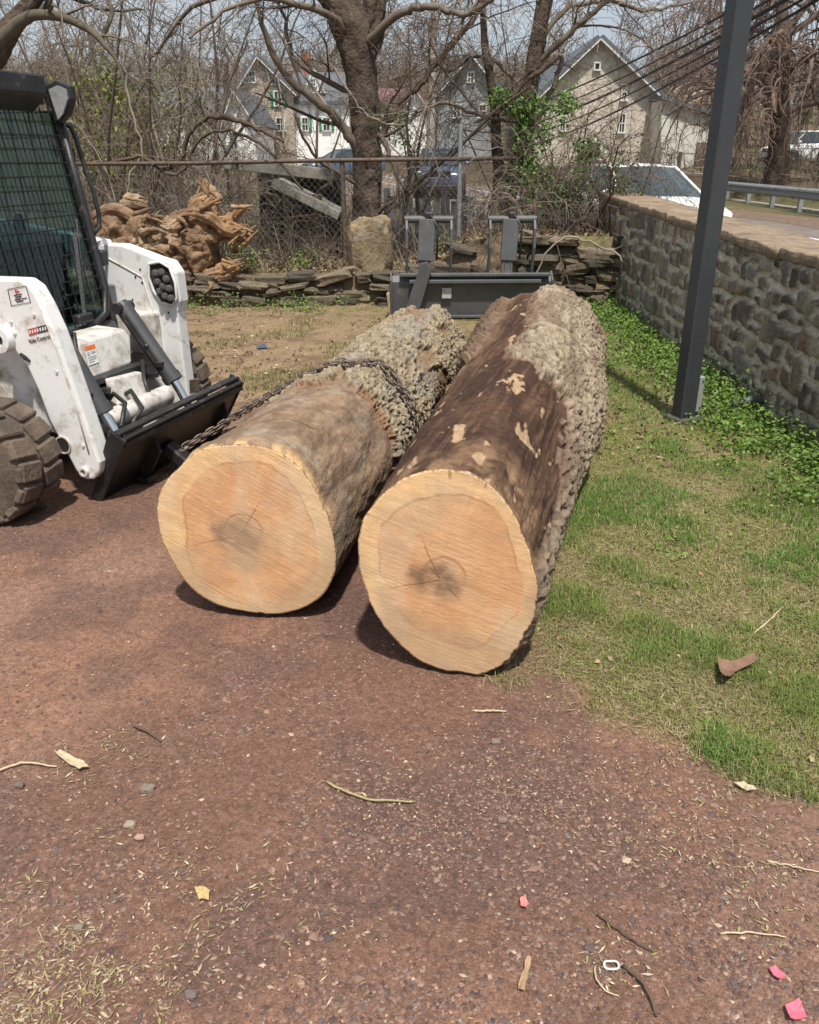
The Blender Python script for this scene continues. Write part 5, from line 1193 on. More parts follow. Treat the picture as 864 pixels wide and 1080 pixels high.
# creepers looping over the rail
vlab = [('thick dark vine looping over the rail above the stump', [(118, 172, 4), (150, 166, 5), (172, 178, 6), (192, 165, 6), (200, 140, 6), (222, 124, 6), (250, 127, 6), (275, 138, 5), (300, 150, 4)], 11.7),
        ('second vine curving just under the thick looping one', [(140, 160, 3), (178, 184, 4), (196, 176, 4), (206, 150, 4), (232, 137, 4), (262, 145, 4), (290, 165, 4), (320, 200, 3)], 11.85),
        ('pale vine hanging down in front of the left saplings', [(128, 40, 3), (132, 85, 3), (140, 120, 3), (150, 160, 2), (135, 190, 3), (138, 220, 2)], 12.2),
        ('pale dead branch arching over the low wall corner', [(560, 300, 2), (580, 262, 3), (605, 250, 3), (640, 262, 3), (664, 280, 2)], 9.7),
        ('thin pale vine sagging across the big trunk', [(352, 70, 3), (372, 105, 3), (395, 125, 3), (425, 132, 3), (450, 110, 2), (470, 90, 2)], 11.9),
        ('dark dead limb crossing behind the creeper tree', [(500, 130, 3), (530, 112, 5), (556, 84, 6), (588, 60, 7)], 11.7)]
for lb, pth, Y in vlab:
    t = thing('vine', lb, 'vine', A(pth[0][0], pth[0][1], Y), 0, 'vines and dead branches'); tb = Tubes()
    limb(tb, pth, Y, rg, rg.uniform(-.3, .3), 1, 5, .5, (.25, .6), (.30, .26, .21) if 'pale' in lb else (.10, .075, .055)); tb.build('stem', mtwig, t, True)
# low brush (uncountable thin stems)
tb = Tubes()
for k in range(1500):
    X, Y = rg.uniform(-6.5, 2.4), rg.uniform(10.3, 14); z = tz(X, Y); L = rg.uniform(.25, .9); d = rg.normal(size=3)*[.6, .4, .2]+[0, 0, 1]
    P = [np.array([X, Y, z-.02])]
    for i in range(3): d = d+rg.normal(size=3)*.3; P.append(P[-1]+d/np.linalg.norm(d)*L/3)
    tb.add(P, np.linspace(.005, .002, 4), 3, TC[rg.integers(5)])
tag(tb.build('brush', mtwig, None, True), kind='stuff')
X = RN.uniform(-6.5, 2.4, 26000); Yy = RN.uniform(10.25, 15, 26000); Pz = np.stack([X, Yy, terrain(X, Yy)+.015], -1)
V, F = diamonds(Pz, RN.uniform(.03, .08, 26000), RN.uniform(.02, .045, 26000), RN, .5)
pl = np.array([(.20, .14, .09), (.27, .20, .13), (.14, .10, .065), (.10, .13, .035), (.33, .26, .18)]); c = pl[RN.choice(5, 26000, p=[.35, .2, .25, .12, .08])]
tag(npmesh('dead_leaves', V, F, mat('leaf_bits', attr=True), None, np.repeat(c, 4, 0), False), kind='stuff')
# green ground plants behind the walls
def plant(label, px, py, Y, w, h, n=500, pal=gpal, size=.05, name='leafy_plant', cat='plant', group=None):
    c = A(px, py, Y); t = thing(name, label, cat, (c.x, Y, tz(c.x, Y)), 0, group); r = np.random.default_rng(int(px*7+py))
    sp = [((c.x+r.normal()*w*.4, Y+r.normal()*w*.3, c.z+r.normal()*h*.35), (w*.45, w*.35, h*.4)) for k in range(7)]
    leafcloud('leaves', sp, n//7, size, pal, t, int(px)); tb = Tubes()
    for k in range(12): tb.add([np.array([c.x+r.normal()*w*.1, Y, tz(c.x, Y)-.03]), np.array([c.x+r.normal()*w*.3, Y, c.z]), np.array([c.x+r.normal()*w*.5, Y+r.normal()*w*.2, c.z+h*.4])], [.01, .007, .003], 3, TC[0])
    tb.build('stems', mtwig, t, True)
ylg = [(.22, .25, .04), (.17, .21, .04), (.28, .30, .07), (.12, .15, .03)]
plant('large yellow green bush showing between bare stems right of the cab', 128, 140, 18, 1.6, 1.9, 6500, ylg, .10, 'bush', 'bush')
plant('smaller olive bush low behind the cab grab rail', 112, 200, 20, 1.5, 1.6, 1800, [(.10, .12, .035), (.13, .14, .05)], .10, 'bush', 'bush')
plant('dark green ivy mound on the wall corner', 630, 205, 11.2, .8, .8, 1400, [(.05, .10, .02), (.08, .14, .03)], .05, 'ivy', 'ivy')
plant('green shrub beside the far house with the purple roof', 405, 130, 58, 2.2, 1.8, 1200, gpal, .22, 'bush', 'bush')
for (px, w_) in ((240, .5), (300, .35), (330, .3), (470, .3), (590, .5)): plant('low green weed clump growing on the bank behind the low wall', px, 275, 10.7, w_, .25, 350, gpal, .04, 'weed', 'weed', 'weed clumps on the bank')
# ================================================================== FENCES
Yf = 11.6
fen = thing('pipe_rail_fence', 'rusty chain link fence with a straight pipe top rail and leaning posts', 'fence', (A(300, 170, Yf).x, Yf, .4))
mrust = mat('rusty_pipe', (.13, .10, .08), .7, .3, var=.3, vs=12, bump=.3, bs=60, dirt=((.22, .12, .06), .45, 8))
ra, rb = A(60, 173, Yf), A(545, 167, Yf)
MB().tube([ra, ra.lerp(rb, .3)+Vector((0, 0, -.01)), ra.lerp(rb, .6)+Vector((0, 0, .006)), rb], .026, 10).build('top_rail', mrust, fen, smooth=True)
for px, c_ in ((150, 0), (249, 0), (361, 1), (486, 2), (545, 0)):
    q = A(px, 168, Yf); g0 = tz(q.x, Yf)
    m = mrust if c_ < 2 else mat('galvanised', (.36, .37, .37), .5, .4, dirt=((.2, .18, .15), .3, 9))
    MB().tube([(q.x, Yf+.03, g0-.1), (q.x+random.uniform(-.01, .01), Yf+.03, q.z+(.03 if c_ < 2 else .42))], .032 if c_ else .022, 10).build('fence_post', m, fen, smooth='auto')
tb = Tubes(); x0, x1 = ra.x, rb.x; zt = ra.z-.03; zb = .45; st = .085; nn = int((x1-x0)/st)
for k in range(-16, nn+16):
    for sg in (1, -1):
        a_ = x0+k*st; hgt = zt-zb; b_ = a_+sg*hgt*.9; lo, hi = max(min(a_, b_), x0), min(max(a_, b_), x1)
        if hi-lo < .05: continue
        z_ = lambda x: zb+(x-a_)*sg/.9
        tb.add([np.array([lo, Yf-.02, z_(lo)]), np.array([(lo+hi)/2, Yf-.02+.006*sg, z_((lo+hi)/2)]), np.array([hi, Yf-.02, z_(hi)])], [.0016]*3, 3, (.17, .15, .13))
tb.build('wire_mesh', mtwig, fen, True)
# grey plank fence
YP = 13.2; q0, q1 = A(408, 206, YP), A(650, 215, YP)
pf = thing('plank_fence', 'weathered grey vertical plank fence on the bank below the road', 'fence', (q0.x, YP, tz(q0.x, YP)))
mplank = mat('weathered_plank', (.185, .19, .19), .9, var=.35, vs=6, bump=.5, bs=40, dirt=((.10, .095, .09), .5, 6))
mb = MB(); x = q0.x; r = random.Random(9)
while x < q1.x:
    wd_ = r.uniform(.10, .16); t = (x-q0.x)/(q1.x-q0.x); zt = q0.z+(q1.z-q0.z)*t+r.uniform(-.05, .06); zb_ = tz(x, YP)-.05
    mb.box((x+wd_/2, YP+r.uniform(-.01, .01), (zt+zb_)/2), (wd_-.012, .024, zt-zb_), Matrix.Rotation(r.uniform(-.03, .03), 3, 'Y')); x += wd_+r.choice([0, 0, .01, .03])
mb.build('planks', mplank, pf)
for k in range(5):
    t = k/4; xx_ = q0.x+(q1.x-q0.x)*t; MB().box((xx_, YP+.07, q0.z+(q1.z-q0.z)*t-.35), (.09, .09, .9)).build('fence_post', mplank, pf)
# collapsed shelter
YS = 13.0
sh = thing('ruined_shelter', 'small collapsed shelter with tilted pale slab roof behind the fence', 'shelter', (A(318, 280, YS).x, YS, tz(A(318, 280, YS).x, YS)))
mcon = mat('old_concrete', (.27, .255, .215), .95, var=.3, vs=6, bump=.6, bs=30, dirt=((.13, .12, .08), .45, 4))
MB().beam(A(292, 192, YS-.2), A(360, 226, YS-.2), .9, .12, (0, 0, 1)).build('roof_slab', mcon, sh, bevel=.01)
MB().beam(A(240, 172, YS+.5), A(350, 184, YS+.5), .5, .16, (0, 0, 1)).build('lintel', mcon, sh, bevel=.01)
for px, yy in ((333, YS-.3), (302, YS)):
    q = A(px, 205, yy); MB().tube([(q.x, yy, .2), (q.x+.02, yy, q.z)], .07, 8).build('timber_post', mat('old_timber', (.20, .145, .095), .9, var=.3, vs=9, bump=.6, bs=40), sh)
MB().box((A(318, 230, YS+.9).x, YS+.9, .85), (1.3, .1, 1.1)).build('shade_backing', mat('interior_shade', (.05, .045, .04), .95, var=.3, vs=5), sh)  # dark panel; the shaded shelter interior is put into its colour
# ================================================================== GUARDRAIL
gr = thing('guardrail', 'long grey steel guardrail on a low concrete kerb across the road', 'guardrail', (11.3, 20, .05))
mgalv = mat('dull_steel', (.30, .31, .32), .55, .4, var=.15, vs=3, bump=.1, bs=40, dirt=((.17, .15, .12), .4, 4))
prof = [(0, -.16), (.02, -.13), (.07, -.11), (.08, -.06), (.02, -.02), (.02, .02), (.08, .06), (.07, .11), (.02, .13), (0, .16)]
mb = MB(); gz0 = .62
pts = [Vector((11.3-p[0], 7, gz0+p[1])) for p in prof]+[Vector((11.31-p[0], 7, gz0+p[1])) for p in prof[::-1]]
mb.prism(pts, (0, 33, .14)); mb.build('rail', mgalv, gr)
for k in range(17):
    y = 7.5+k*2; MB().box((11.40, y, .35+.14*(y-7)/33), (.12, .12, .75)).build('rail_post', mgalv, gr)
MB().box((11.65, 23.5, .14), (.35, 33, .28)).build('kerb_beam', mcon, gr, bevel=.02)
# concrete barrier behind the dark car
def strip_wall(name, label, cat, pts, h, th, m):
    t = thing(name, label, cat, (pts[0][0], pts[0][1], pts[0][2])); mb = MB()
    for a, b in zip(pts[:-1], pts[1:]): mb.beam(Vector(a)+Vector((0, 0, h/2)), Vector(b)+Vector((0, 0, h/2)), th, h)
    mb.build('barrier_wall', m, t); mb = MB()
    for a, b in zip(pts[:-1], pts[1:]): mb.beam(Vector(a)+Vector((0, 0, h+.04)), Vector(b)+Vector((0, 0, h+.04)), th+.08, .07)
    mb.build('cap', mcon, t)
yy = [26, 30, 35, 42, 50, 58]; strip_wall('roadside_wall', 'low tan wall curving along the far side of the road behind the dark car', 'wall', [(road_c(y)+4.6, y, road_z(y)-.1) for y in yy], 1.0, .25, mat('tan_wall', (.38, .29, .19), .9, var=.15, vs=2, bump=.3, bs=20, dirt=((.25, .2, .14), .4, 1.5)))
# ================================================================== CARS
def car(name, label, cat, loc, rz, L, W, Hh, body, hood=.95, belt=.98, suv=False, bodymat=None, detail=True):
    t = thing(name, label, cat, loc, rz)       # local: +x = forward, z up, origin at ground centre
    hl = L/2
    st = [(-hl, .55, .86, .80), (-hl+.12, .30, .93, .92), (-hl+.5, .22, .98, belt), (-hl+1.2, .20, 1, belt+.01), (0, .20, 1, belt), (hl-1.45, .20, 1, belt-.02), (hl-1.2, .20, 1, hood+.0), (hl-.7, .20, .98, hood-.05), (hl-.25, .22, .92, hood-.13), (hl-.06, .28, .84, hood-.24), (hl, .40, .76, hood-.36)]
    if suv: st[0] = (-hl, .5, .90, belt); 
    V = []; k = 0
    for (x, zb, wf, zt) in st:
        w = W/2*wf; row = [(0, zb), (w*.8, zb), (w*.97, zb+.10), (w, zb+(zt-zb)*.45), (w*.985, zt-.13), (w*.93, zt-.03), (w*.80, zt), (w*.4, zt+.025), (0, zt+.03)]
        full = row+[(-a, b) for a, b in row[-2:0:-1]]
        V += [(x, a, b) for a, b in full]; k = len(full)
    F = []
    for i in range(len(st)-1):
        for j in range(k): F.append((i*k+j, i*k+(j+1) % k, (i+1)*k+(j+1) % k, (i+1)*k+j))
    F.append(tuple(range(k))[::-1]); F.append(tuple((len(st)-1)*k+j for j in range(k)))
    bo = MB().add(V, F).build('body', bodymat, t, local=True, smooth=True); sd_ = bo.modifiers.new('sub', 'SUBSURF'); sd_.levels = sd_.render_levels = 1
    # greenhouse
    wb, wr = W/2*.86, W/2*.66; x0 = hl-1.15 if not suv else hl-1.0; x1 = x0-(.85 if not suv else .62); x2 = -hl+(1.15 if not suv else .45); x3 = -hl+(.45 if not suv else .12)
    zb, zr = belt-.03, Hh-.03
    def quadm(nm, P, m, th=.0): return MB().prism([Vector(p) for p in P], (0, 0, -.012)).build(nm, m, t, local=True)
    mg = mat('car_glass', (.035, .05, .055), .05, var=.0, bump=0, spec=1.0)
    c0 = [(x0, wb), (x0+.10, 0), (x0, -wb)]
    gm = MB(); n = 8; rowb = []; rowt = []
    for i in range(n+1):
        s = -1+2*i/n; rowb.append((x0+.13*(1-s*s), s*wb, zb)); rowt.append((x1+.08*(1-s*s), s*wr, zr-.01+.03*(1-s*s)))
    gm.add(rowb+rowt, [(i, i+1, n+2+i, n+1+i) for i in range(n)]); gm.build('windscreen', mg, t, local=True, smooth=True)
    gm = MB(); gm.add([(x3, -wb, zb), (x3, wb, zb), (x2, wr, zr), (x2, -wr, zr)], [(0, 1, 2, 3)]); gm.build('rear_window', mg, t, local=True)
    for s in (-1, 1):
        gm = MB(); gm.add([(x0, s*wb, zb), (x3, s*wb, zb), (x2, s*wr, zr), (x1, s*wr, zr)], [(0, 1, 2, 3)]); gm.build('side_window', mg, t, local=True)
        pm = MB(); pm.beam((x0+.02, s*wb, zb-.01), (x1, s*(wr+.005), zr), .05, .05, (0, 1, 0)); pm.beam((x1, s*(wr+.005), zr), (x2, s*(wr+.005), zr), .05, .04); pm.beam((x3, s*wb, zb), (x2, s*wr, zr), .09, .06, (0, 1, 0)); pm.beam(((x0+x3)/2, s*(wb+.004), zb), ((x1+x2)/2, s*(wr+.004), zr), .05, .02, (0, 1, 0))
        pm.build('roof_pillar', bodymat, t, local=True)
    rm = MB(); vs = []; nr = 6
    for i in range(nr+1):
        for j in range(n+1):
            u = i/nr; s = -1+2*j/n; xx_ = x1+(x2-x1)*u+.08*(1-s*s)*(1-2*u); vs.append((xx_, s*wr, zr+.03*(1-s*s)+.045*(1-(2*u-1)**2)))
    rm.add(vs, [(i*(n+1)+j, i*(n+1)+j+1, (i+1)*(n+1)+j+1, (i+1)*(n+1)+j) for i in range(nr) for j in range(n)]); ro = rm.build('roof', bodymat, t, local=True, smooth=True)
    sm = ro.modifiers.new('thick', 'SOLIDIFY'); sm.thickness = .02
    mt = mat('car_tyre', (.03, .03, .03), .85, bump=0); wr_ = .33 if not suv else .37
    for sx in (hl-.92, -hl+.95):
        for s in (-1, 1):
            MB().lathe((sx, s*(W/2-.20), wr_), (0, s, 0), [(0, wr_+.05), (.19, wr_+.05)], 28).build('wheel_arch', mat('hole_dark'), bo, local=True, smooth='auto')
            w_ = MB().lathe((sx, s*(W/2-.18), wr_), (0, s, 0), [(0, wr_), (.17, wr_), (.185, wr_-.04)], 28).build('wheel', mt, t, local=True, smooth='auto')
            MB().lathe((sx, s*(W/2-.02), wr_), (0, s, 0), [(0, wr_*.68), (.02, wr_*.66), (.022, wr_*.2), (.03, .05)], 20).build('rim', mat('rim_alloy', (.45, .45, .46), .35, .8, bump=0), w_, local=True, smooth='auto')
    ml = mat('headlight', (.75, .77, .78), .1, bump=0, spec=.8); hz = hood-.25
    for s in (-1, 1):
        MB().box((hl-.23, s*W*.35, hz+.0), (.16, W*.15, .15 if suv else .11), Matrix.Rotation(-s*.25, 3, 'Z') @ Matrix.Rotation(.3, 3, 'Y')).build('headlight', ml, t, local=True, bevel=.03)
        MB().ball((x0-.12, s*(wb+.17), zb+.06), (.07, .11, .08)).build('side_mirror', bodymat, t, local=True, smooth=True)
    MB().box((hl-.02, 0, hz-.03), (.07, W*.42, .15), None, .02).build('grille', mat('grille_black', (.02, .02, .02), .4, bump=0), t, local=True, bevel=.01)
    MB().box((hl+.0, 0, .36), (.10, W*.62, .16), None, .02).build('lower_intake', mat('grille_black'), t, local=True)
    MB().box((hl+.02, 0, hz-.03), (.03, .14, .07), None, .01).build('badge', mat('chrome_trim', (.8, .8, .8), .15, 1, bump=0), t, local=True)
    MB().beam((hl+.02, -W*.21, hz+.06), (hl+.02, W*.21, hz+.06), .02, .02).build('grille_trim', mat('chrome_trim'), t, local=True)
    MB().beam((x0+.08, -.5, zb+.03), (x0-.02, .12, zb+.06), .02, .015).build('wiper', mat('grille_black'), t, local=True)
    return t
q = A(697, 209, 15.0); hd = math.radians(-79); fx = Vector((math.cos(hd), math.sin(hd), 0)); c0 = Vector((q.x, q.y, 0))-fx*1.15
mwc = mat('car_white', (.80, .80, .79), .25, var=.02, bump=0, spec=.6)
car('parked_car', 'white sedan behind the stone wall, its bonnet pointing toward the steel post', 'car', (c0.x, c0.y, .05), hd, 4.7, 1.82, 1.45, None, .96, .98, False, mwc)
q = A(466, 190, 31); car('parked_car', 'dark blue grey SUV facing the camera on the road beyond the plank fence', 'car', (q.x, 33.2, road_z(32)), math.radians(-92), 4.6, 1.88, 1.66, None, 1.08, 1.12, True, mat('car_blue', (.085, .105, .155), .3, .3, var=.03, bump=0, spec=.6))
q = A(845, 196, 46); car('parked_car', 'small white pickup sized vehicle far beyond the guardrail at the right edge', 'car', (q.x, 46, tz(q.x, 46)), math.radians(-165), 4.8, 1.85, 1.65, None, 1.05, 1.1, True, mwc)
q = A(362, 170, 47); car('parked_car', 'blue grey car parked by the white house, seen left of the big trunk', 'car', (q.x, 47, tz(q.x, 47)), math.radians(-150), 4.4, 1.8, 1.45, None, .95, .98, False, mat('car_bluegrey', (.12, .17, .24), .3, .3, var=.03, bump=0, spec=.6))
# ================================================================== HOUSES
mgl = mat('window_glass', (.03, .035, .04), .08, bump=0, spec=.9)
mtrim = mat('white_trim', (.66, .66, .62), .6, var=.06, bump=0); mgreen = mat('green_shutter', (.045, .26, .12), .6, bump=0)
mroof = mat('slate_roof', (.105, .115, .13), .8, var=.25, vs=3, bump=.5, bs=14, bd=.03); 
def window(par, px0, py0, px1, py1, Y, fm=None, sh=None, bar=True):
    a, b = A(px0, py1, Y), A(px1, py0, Y); w_, h_ = b.x-a.x, b.z-a.z; cx, cz = (a.x+b.x)/2, (a.z+b.z)/2; t = max(.07, w_*.10)
    mb = MB()
    for (c, d) in (((cx, Y-.05, cz+h_/2), (w_+t, .12, t)), ((cx, Y-.06, cz-h_/2), (w_+t*2, .16, t)), ((cx-w_/2, Y-.05, cz), (t, .11, h_-t-.004)), ((cx+w_/2, Y-.05, cz), (t, .11, h_-t-.004))): mb.box(c, d)
    if bar: mb.box((cx, Y-.045, cz), (w_-t-.01, .07, t*.6)); mb.box((cx, Y-.04, cz), (t*.5, .06, h_-t-.01))
    f = mb.build('window', fm or mtrim, par)
    MB().box((cx, Y-.02, cz), (w_-t*.5, .03, h_-t*.5)).build('pane', mgl, f)
    if sh:
        for s in (-1, 1):
            m2 = MB(); m2.box((cx+s*(w_/2+t+w_*.22), Y-.035, cz), (w_*.36, .06, h_+t)); 
            for k in range(6): m2.box((cx+s*(w_/2+t+w_*.22), Y-.07, cz-h_/2+h_*(k+.5)/6), (w_*.28, .02, h_*.07))
            m2.build('shutter', sh, f)
def house(label, px, Y, depth, wallm, gable=None, roofm=None, base=None):
    """gable=(pxL,pxR,eaveL,eaveR,(apex_px,apex_py)) with its gable end to the camera"""
    pL, pR, eL, eR, (ax_, ay_) = gable; a, b, c = A(pL, eL, Y), A(pR, eR, Y), A(ax_, ay_, Y); zb = base if base is not None else tz((a.x+b.x)/2, Y)-.5
    t = thing('house', label, 'house', ((a.x+b.x)/2, Y, zb), 0, 'houses beyond the road')
    MB().prism([Vector((a.x, Y, zb)), Vector((a.x, Y, a.z)), Vector((c.x, Y, c.z)), Vector((b.x, Y, b.z)), Vector((b.x, Y, zb))], (0, depth, 0)).build('wall', wallm, t)
    mb = MB(); roofm = roofm or mroof
    for e, s in ((a, -1), (b, 1)):
        d = (e-c).normalized(); n = Vector((-d.z, 0, d.x)); n = n if n.z > 0 else -n; e2 = e+d*.35
        mb.prism([c+n*.02-Vector((0, .35, 0)), c+n*.2-Vector((0, .35, 0)), e2+n*.2-Vector((0, .35, 0)), e2+n*.02-Vector((0, .35, 0))], (0, depth+.7, 0))
    ro = mb.build('roof', roofm, t)
    for e in (a, b):
        d = (e-c).normalized(); MB().beam(c-Vector((0, .38, .05)), e+d*.35-Vector((0, .38, .05)), .06, .22, (0, 1, 0)).build('bargeboard', mtrim, ro)
    return t, ro
def longhouse(par, pxL, pxR, py_e, py_r, Y, depth, wallm, roofm, zb):
    a, b = A(pxL, py_e, Y), A(pxR, py_e, Y); r = A(pxL, py_r, Y+depth/2)
    MB().box(((a.x+b.x)/2, Y+depth/2, (a.z+zb)/2), (b.x-a.x, depth, a.z-zb)).build('wall', wallm, par)
    return MB().prism([Vector((a.x-.3, Y-.35, a.z-.1)), Vector((a.x-.3, Y-.35, a.z+.08)), Vector((a.x-.3, Y+depth/2, r.z)), Vector((a.x-.3, Y+depth+.3, a.z))], (b.x-a.x+.6, 0, 0)).build('roof', roofm, par)
mwh = mat('white_render', (.86, .855, .83), .85, var=.05, vs=1.2, bump=.2, bs=8, dirt=((.6, .57, .5), .25, .8))
mstn = mat('house_stone', (.40, .34, .27), .9, var=.4, vs=3.5, bump=.6, bs=9, bd=.05, dirt=((.42, .37, .29), .5, 4))
mclap = mat('grey_clapboard', (.26, .275, .28), .8, var=.1, vs=2, bump=.3, bs=6)
h1, r1_ = house('stone gabled house with white shuttered wing and brick chimney, left of the big trunk', 280, 60, 9, mstn, (250, 309, 96, 96, (272, 60)))
window(h1, 263, 75, 269, 87, 60); window(h1, 284, 77, 290, 89, 60); window(h1, 292, 124, 300, 138, 60); window(h1, 290, 96, 297, 112, 60, None, mgreen)
ro = longhouse(h1, 309.5, 368, 108, 76, 60.5, 7, mwh, mroof, 1.2)
window(h1, 319, 124, 325, 138, 60.5, None, mgreen); window(h1, 341, 124, 348, 138, 60.5, None, mgreen)
c = A(323, 66, 64); MB().box((c.x, 64, c.z-.3), (.65, .65, 1.9)).build('chimney', mat('brick_red', (.30, .13, .085), .9, var=.25, vs=6), h1, bevel=.02)
a, b, c = A(321, 98, 60.8), A(343, 98, 60.8), A(331, 72, 60.8)
MB().prism([a, c, b], (0, 2.2, 0)).build('dormer', mwh, h1); 
for e in (a, b): MB().beam(c-Vector((0, .1, 0)), e-Vector((0, .1, 0)), .1, .2, (0, 1, 0)).build('dormer_edge', mtrim, h1)
window(h1, 328, 83, 333, 91, 60.8)
h2, _ = house('low white cottage with steep grey roof at the far left of the houses', 215, 52, 7, mwh, (236, 268, 128, 128, (247, 95)), base=1.0)
longhouse(h2, 165, 236, 122, 92, 52.4, 6, mwh, mroof, .8); window(h2, 243, 140, 250, 158, 52); window(h2, 180, 132, 187, 146, 52.4); window(h2, 205, 132, 212, 146, 52.4)
h3, r3 = house('white house with dull purple roof and green shutters right of the big trunk', 425, 68, 7, mwh, (428, 450, 112, 112, (438, 94)), mat('purple_roof', (.20, .10, .105), .8, var=.2, vs=2), 1.0)
longhouse(h3, 396, 428, 112, 93, 68.5, 6, mwh, mat('purple_roof'), 1.0)
for px in (402, 411, 420): window(h3, px, 117, px+5, 128, 68.5, None, mgreen)
h4, _ = house('tall grey clapboard house with dark gable seen behind the creeper tree', 490, 50, 9, mclap, (462, 528, 98, 98, (497, 58)), base=.6)
window(h4, 478, 110, 486, 124, 50); window(h4, 505, 110, 513, 124, 50); window(h4, 493, 76, 500, 87, 50)
h5, r5 = house('large stone barn like building with a small square gable window', 632, 46, 14, mat('barn_stone', (.50, .44, .36), .9, var=.4, vs=3, bump=.8, bs=7, bd=.06, dirt=((.68, .64, .56), .5, 2.2)), (566, 706, 104, 112, (632, 41)), base=.3)
window(h5, 626.5, 66, 633, 74, 46, None, None, False); window(h5, 652, 120, 660, 140, 46); window(h5, 655, 97, 661, 106, 46); window(h5, 590, 122, 597, 138, 46); window(h5, 592, 96, 598, 106, 46); window(h5, 622, 150, 634, 168, 46)
# white annex with sloping roof joined to the barn
t = thing('house', 'white boarded annex with a sloping roof joined to the stone barn', 'house', (A(735, 180, 44).x, 44, .3), 0, 'houses beyond the road')
a, b, c, d = A(698, 106, 44), A(774, 130, 44), A(774, 190, 44), A(698, 190, 44)
MB().prism([Vector((d.x, 44, .2)), a, b, Vector((c.x, 44, .2))], (0, 7, 0)).build('wall', mat('cream_board', (.62, .60, .52), .8, var=.08, vs=2, bump=.3, bs=10, dirt=((.4, .37, .3), .35, 1.5)), t)
MB().prism([a+Vector((-.1, -.3, .05)), a+Vector((-.1, -.3, .22)), b+Vector((.3, -.3, .12)), b+Vector((.3, -.3, -.05))], (0, 7.6, 0)).build('roof', mroof, t)
window(t, 703, 162, 710, 180, 44); q0, q1 = A(713, 190, 43.9), A(720, 160, 43.9); MB().box(((q0.x+q1.x)/2, 43.93, (q0.z+q1.z)/2), (q1.x-q0.x, .08, q1.z-q0.z)).build('door', mat('dark_door', (.05, .045, .045), .6), t)
q0, q1 = A(731, 188, 43.9), A(748, 150, 43.9); MB().box(((q0.x+q1.x)/2, 43.93, (q0.z+q1.z)/2), (q1.x-q0.x, .1, q1.z-q0.z)).build('garage_door', mat('brown_door', (.22, .15, .12), .8, var=.2, vs=3), t)
t6, _ = house('tan roofed house showing behind the annex', 722, 66, 7, mwh, (700, 722, 106, 106, (704, 93)), mat('tan_roof', (.33, .24, .16), .85, var=.2, vs=2), .8)
longhouse(t6, 722, 748, 108, 91, 66.2, 7, mwh, mat('tan_roof'), .8)
# ================================================================== UTILITY POLE AND CABLES
q = A(455, 150, 40); up_ = thing('utility_pole', 'slender pale utility pole rising behind the big trunk', 'utility pole', (q.x, 40, tz(q.x, 40)))
MB().tube([(q.x, 40, tz(q.x, 40)-.3), (q.x+.05, 40, 9.5)], [.17, .12], 12).build('shaft', mat('pale_pole', (.36, .32, .27), .9, var=.2, vs=4), up_, smooth='auto')
MB().beam((q.x-1.1, 39.95, 8.9), (q.x+1.1, 39.95, 8.9), .1, .12).build('cross_arm', mat('pale_pole'), up_)
mcab = mat('cable_black', (.015, .015, .016), .6, bump=0)
labs = ['topmost of the five black cables crossing behind the steel post', 'second cable from the top of the bundle behind the steel post', 'thick middle cable of the bundle behind the steel post', 'second lowest cable of the bundle behind the steel post', 'lowest black cable of the bundle behind the steel post']
for k in range(5):
    a = A(905, -62+k*9, 9.5); b = A(470, [117, 124, 128, 134, 141][k], 48); pts = []
    for i in range(33):
        u = i/32; uu = u**.6 if False else u; p = a.lerp(b, uu); p.z -= (1.0+.14*k)*4*uu*(1-uu)*.75; pts.append(p)
    tag(MB().tube(pts, [.019, .014, .026, .016, .02][k], 6).build('overhead_cable', mcab, None, smooth=True), labs[k], 'cable', 'overhead cables')
# ================================================================== HILLSIDE TREES
rh = np.random.default_rng(77)
for k in range(26):
    Y = rh.uniform(62, 110); px = -60+k*38+rh.uniform(-14, 14); X = (px-432)/864*Y*.93
    z = tz(X, Y); t = thing('bare_tree', 'leafless grey brown tree on the hillside behind the houses', 'tree', (X, Y, z), 0, 'bare trees on the hillside')
    hgt = rh.uniform(7, 11); tb = Tubes(); P = [np.array([X, Y, z-.3])]; d = np.array([0, 0, 1.])
    for i in range(5): d = d+rh.normal(size=3)*.07; P.append(P[-1]+d*hgt*.16)
    tr = Tubes(); tr.add(P, np.linspace(.22, .10, 6), 6, (.20, .17, .14)); tr.build('trunk', mtwig, t, True)
    cc = [(.21, .175, .14), (.25, .21, .17), (.18, .15, .12), (.24, .19, .15)][rh.integers(4)]
    for q in range(9): grow(tb, P[rh.integers(2, 6)], rh.normal(size=3)*[.7, .5, .3]+[0, 0, .7], hgt*rh.uniform(.3, .5), .07, 2, rh, .1, .7, cc, 6, .018)
    tb.build('crown', mtwig, t, True)
tb = Tubes(); LP_ = []; 
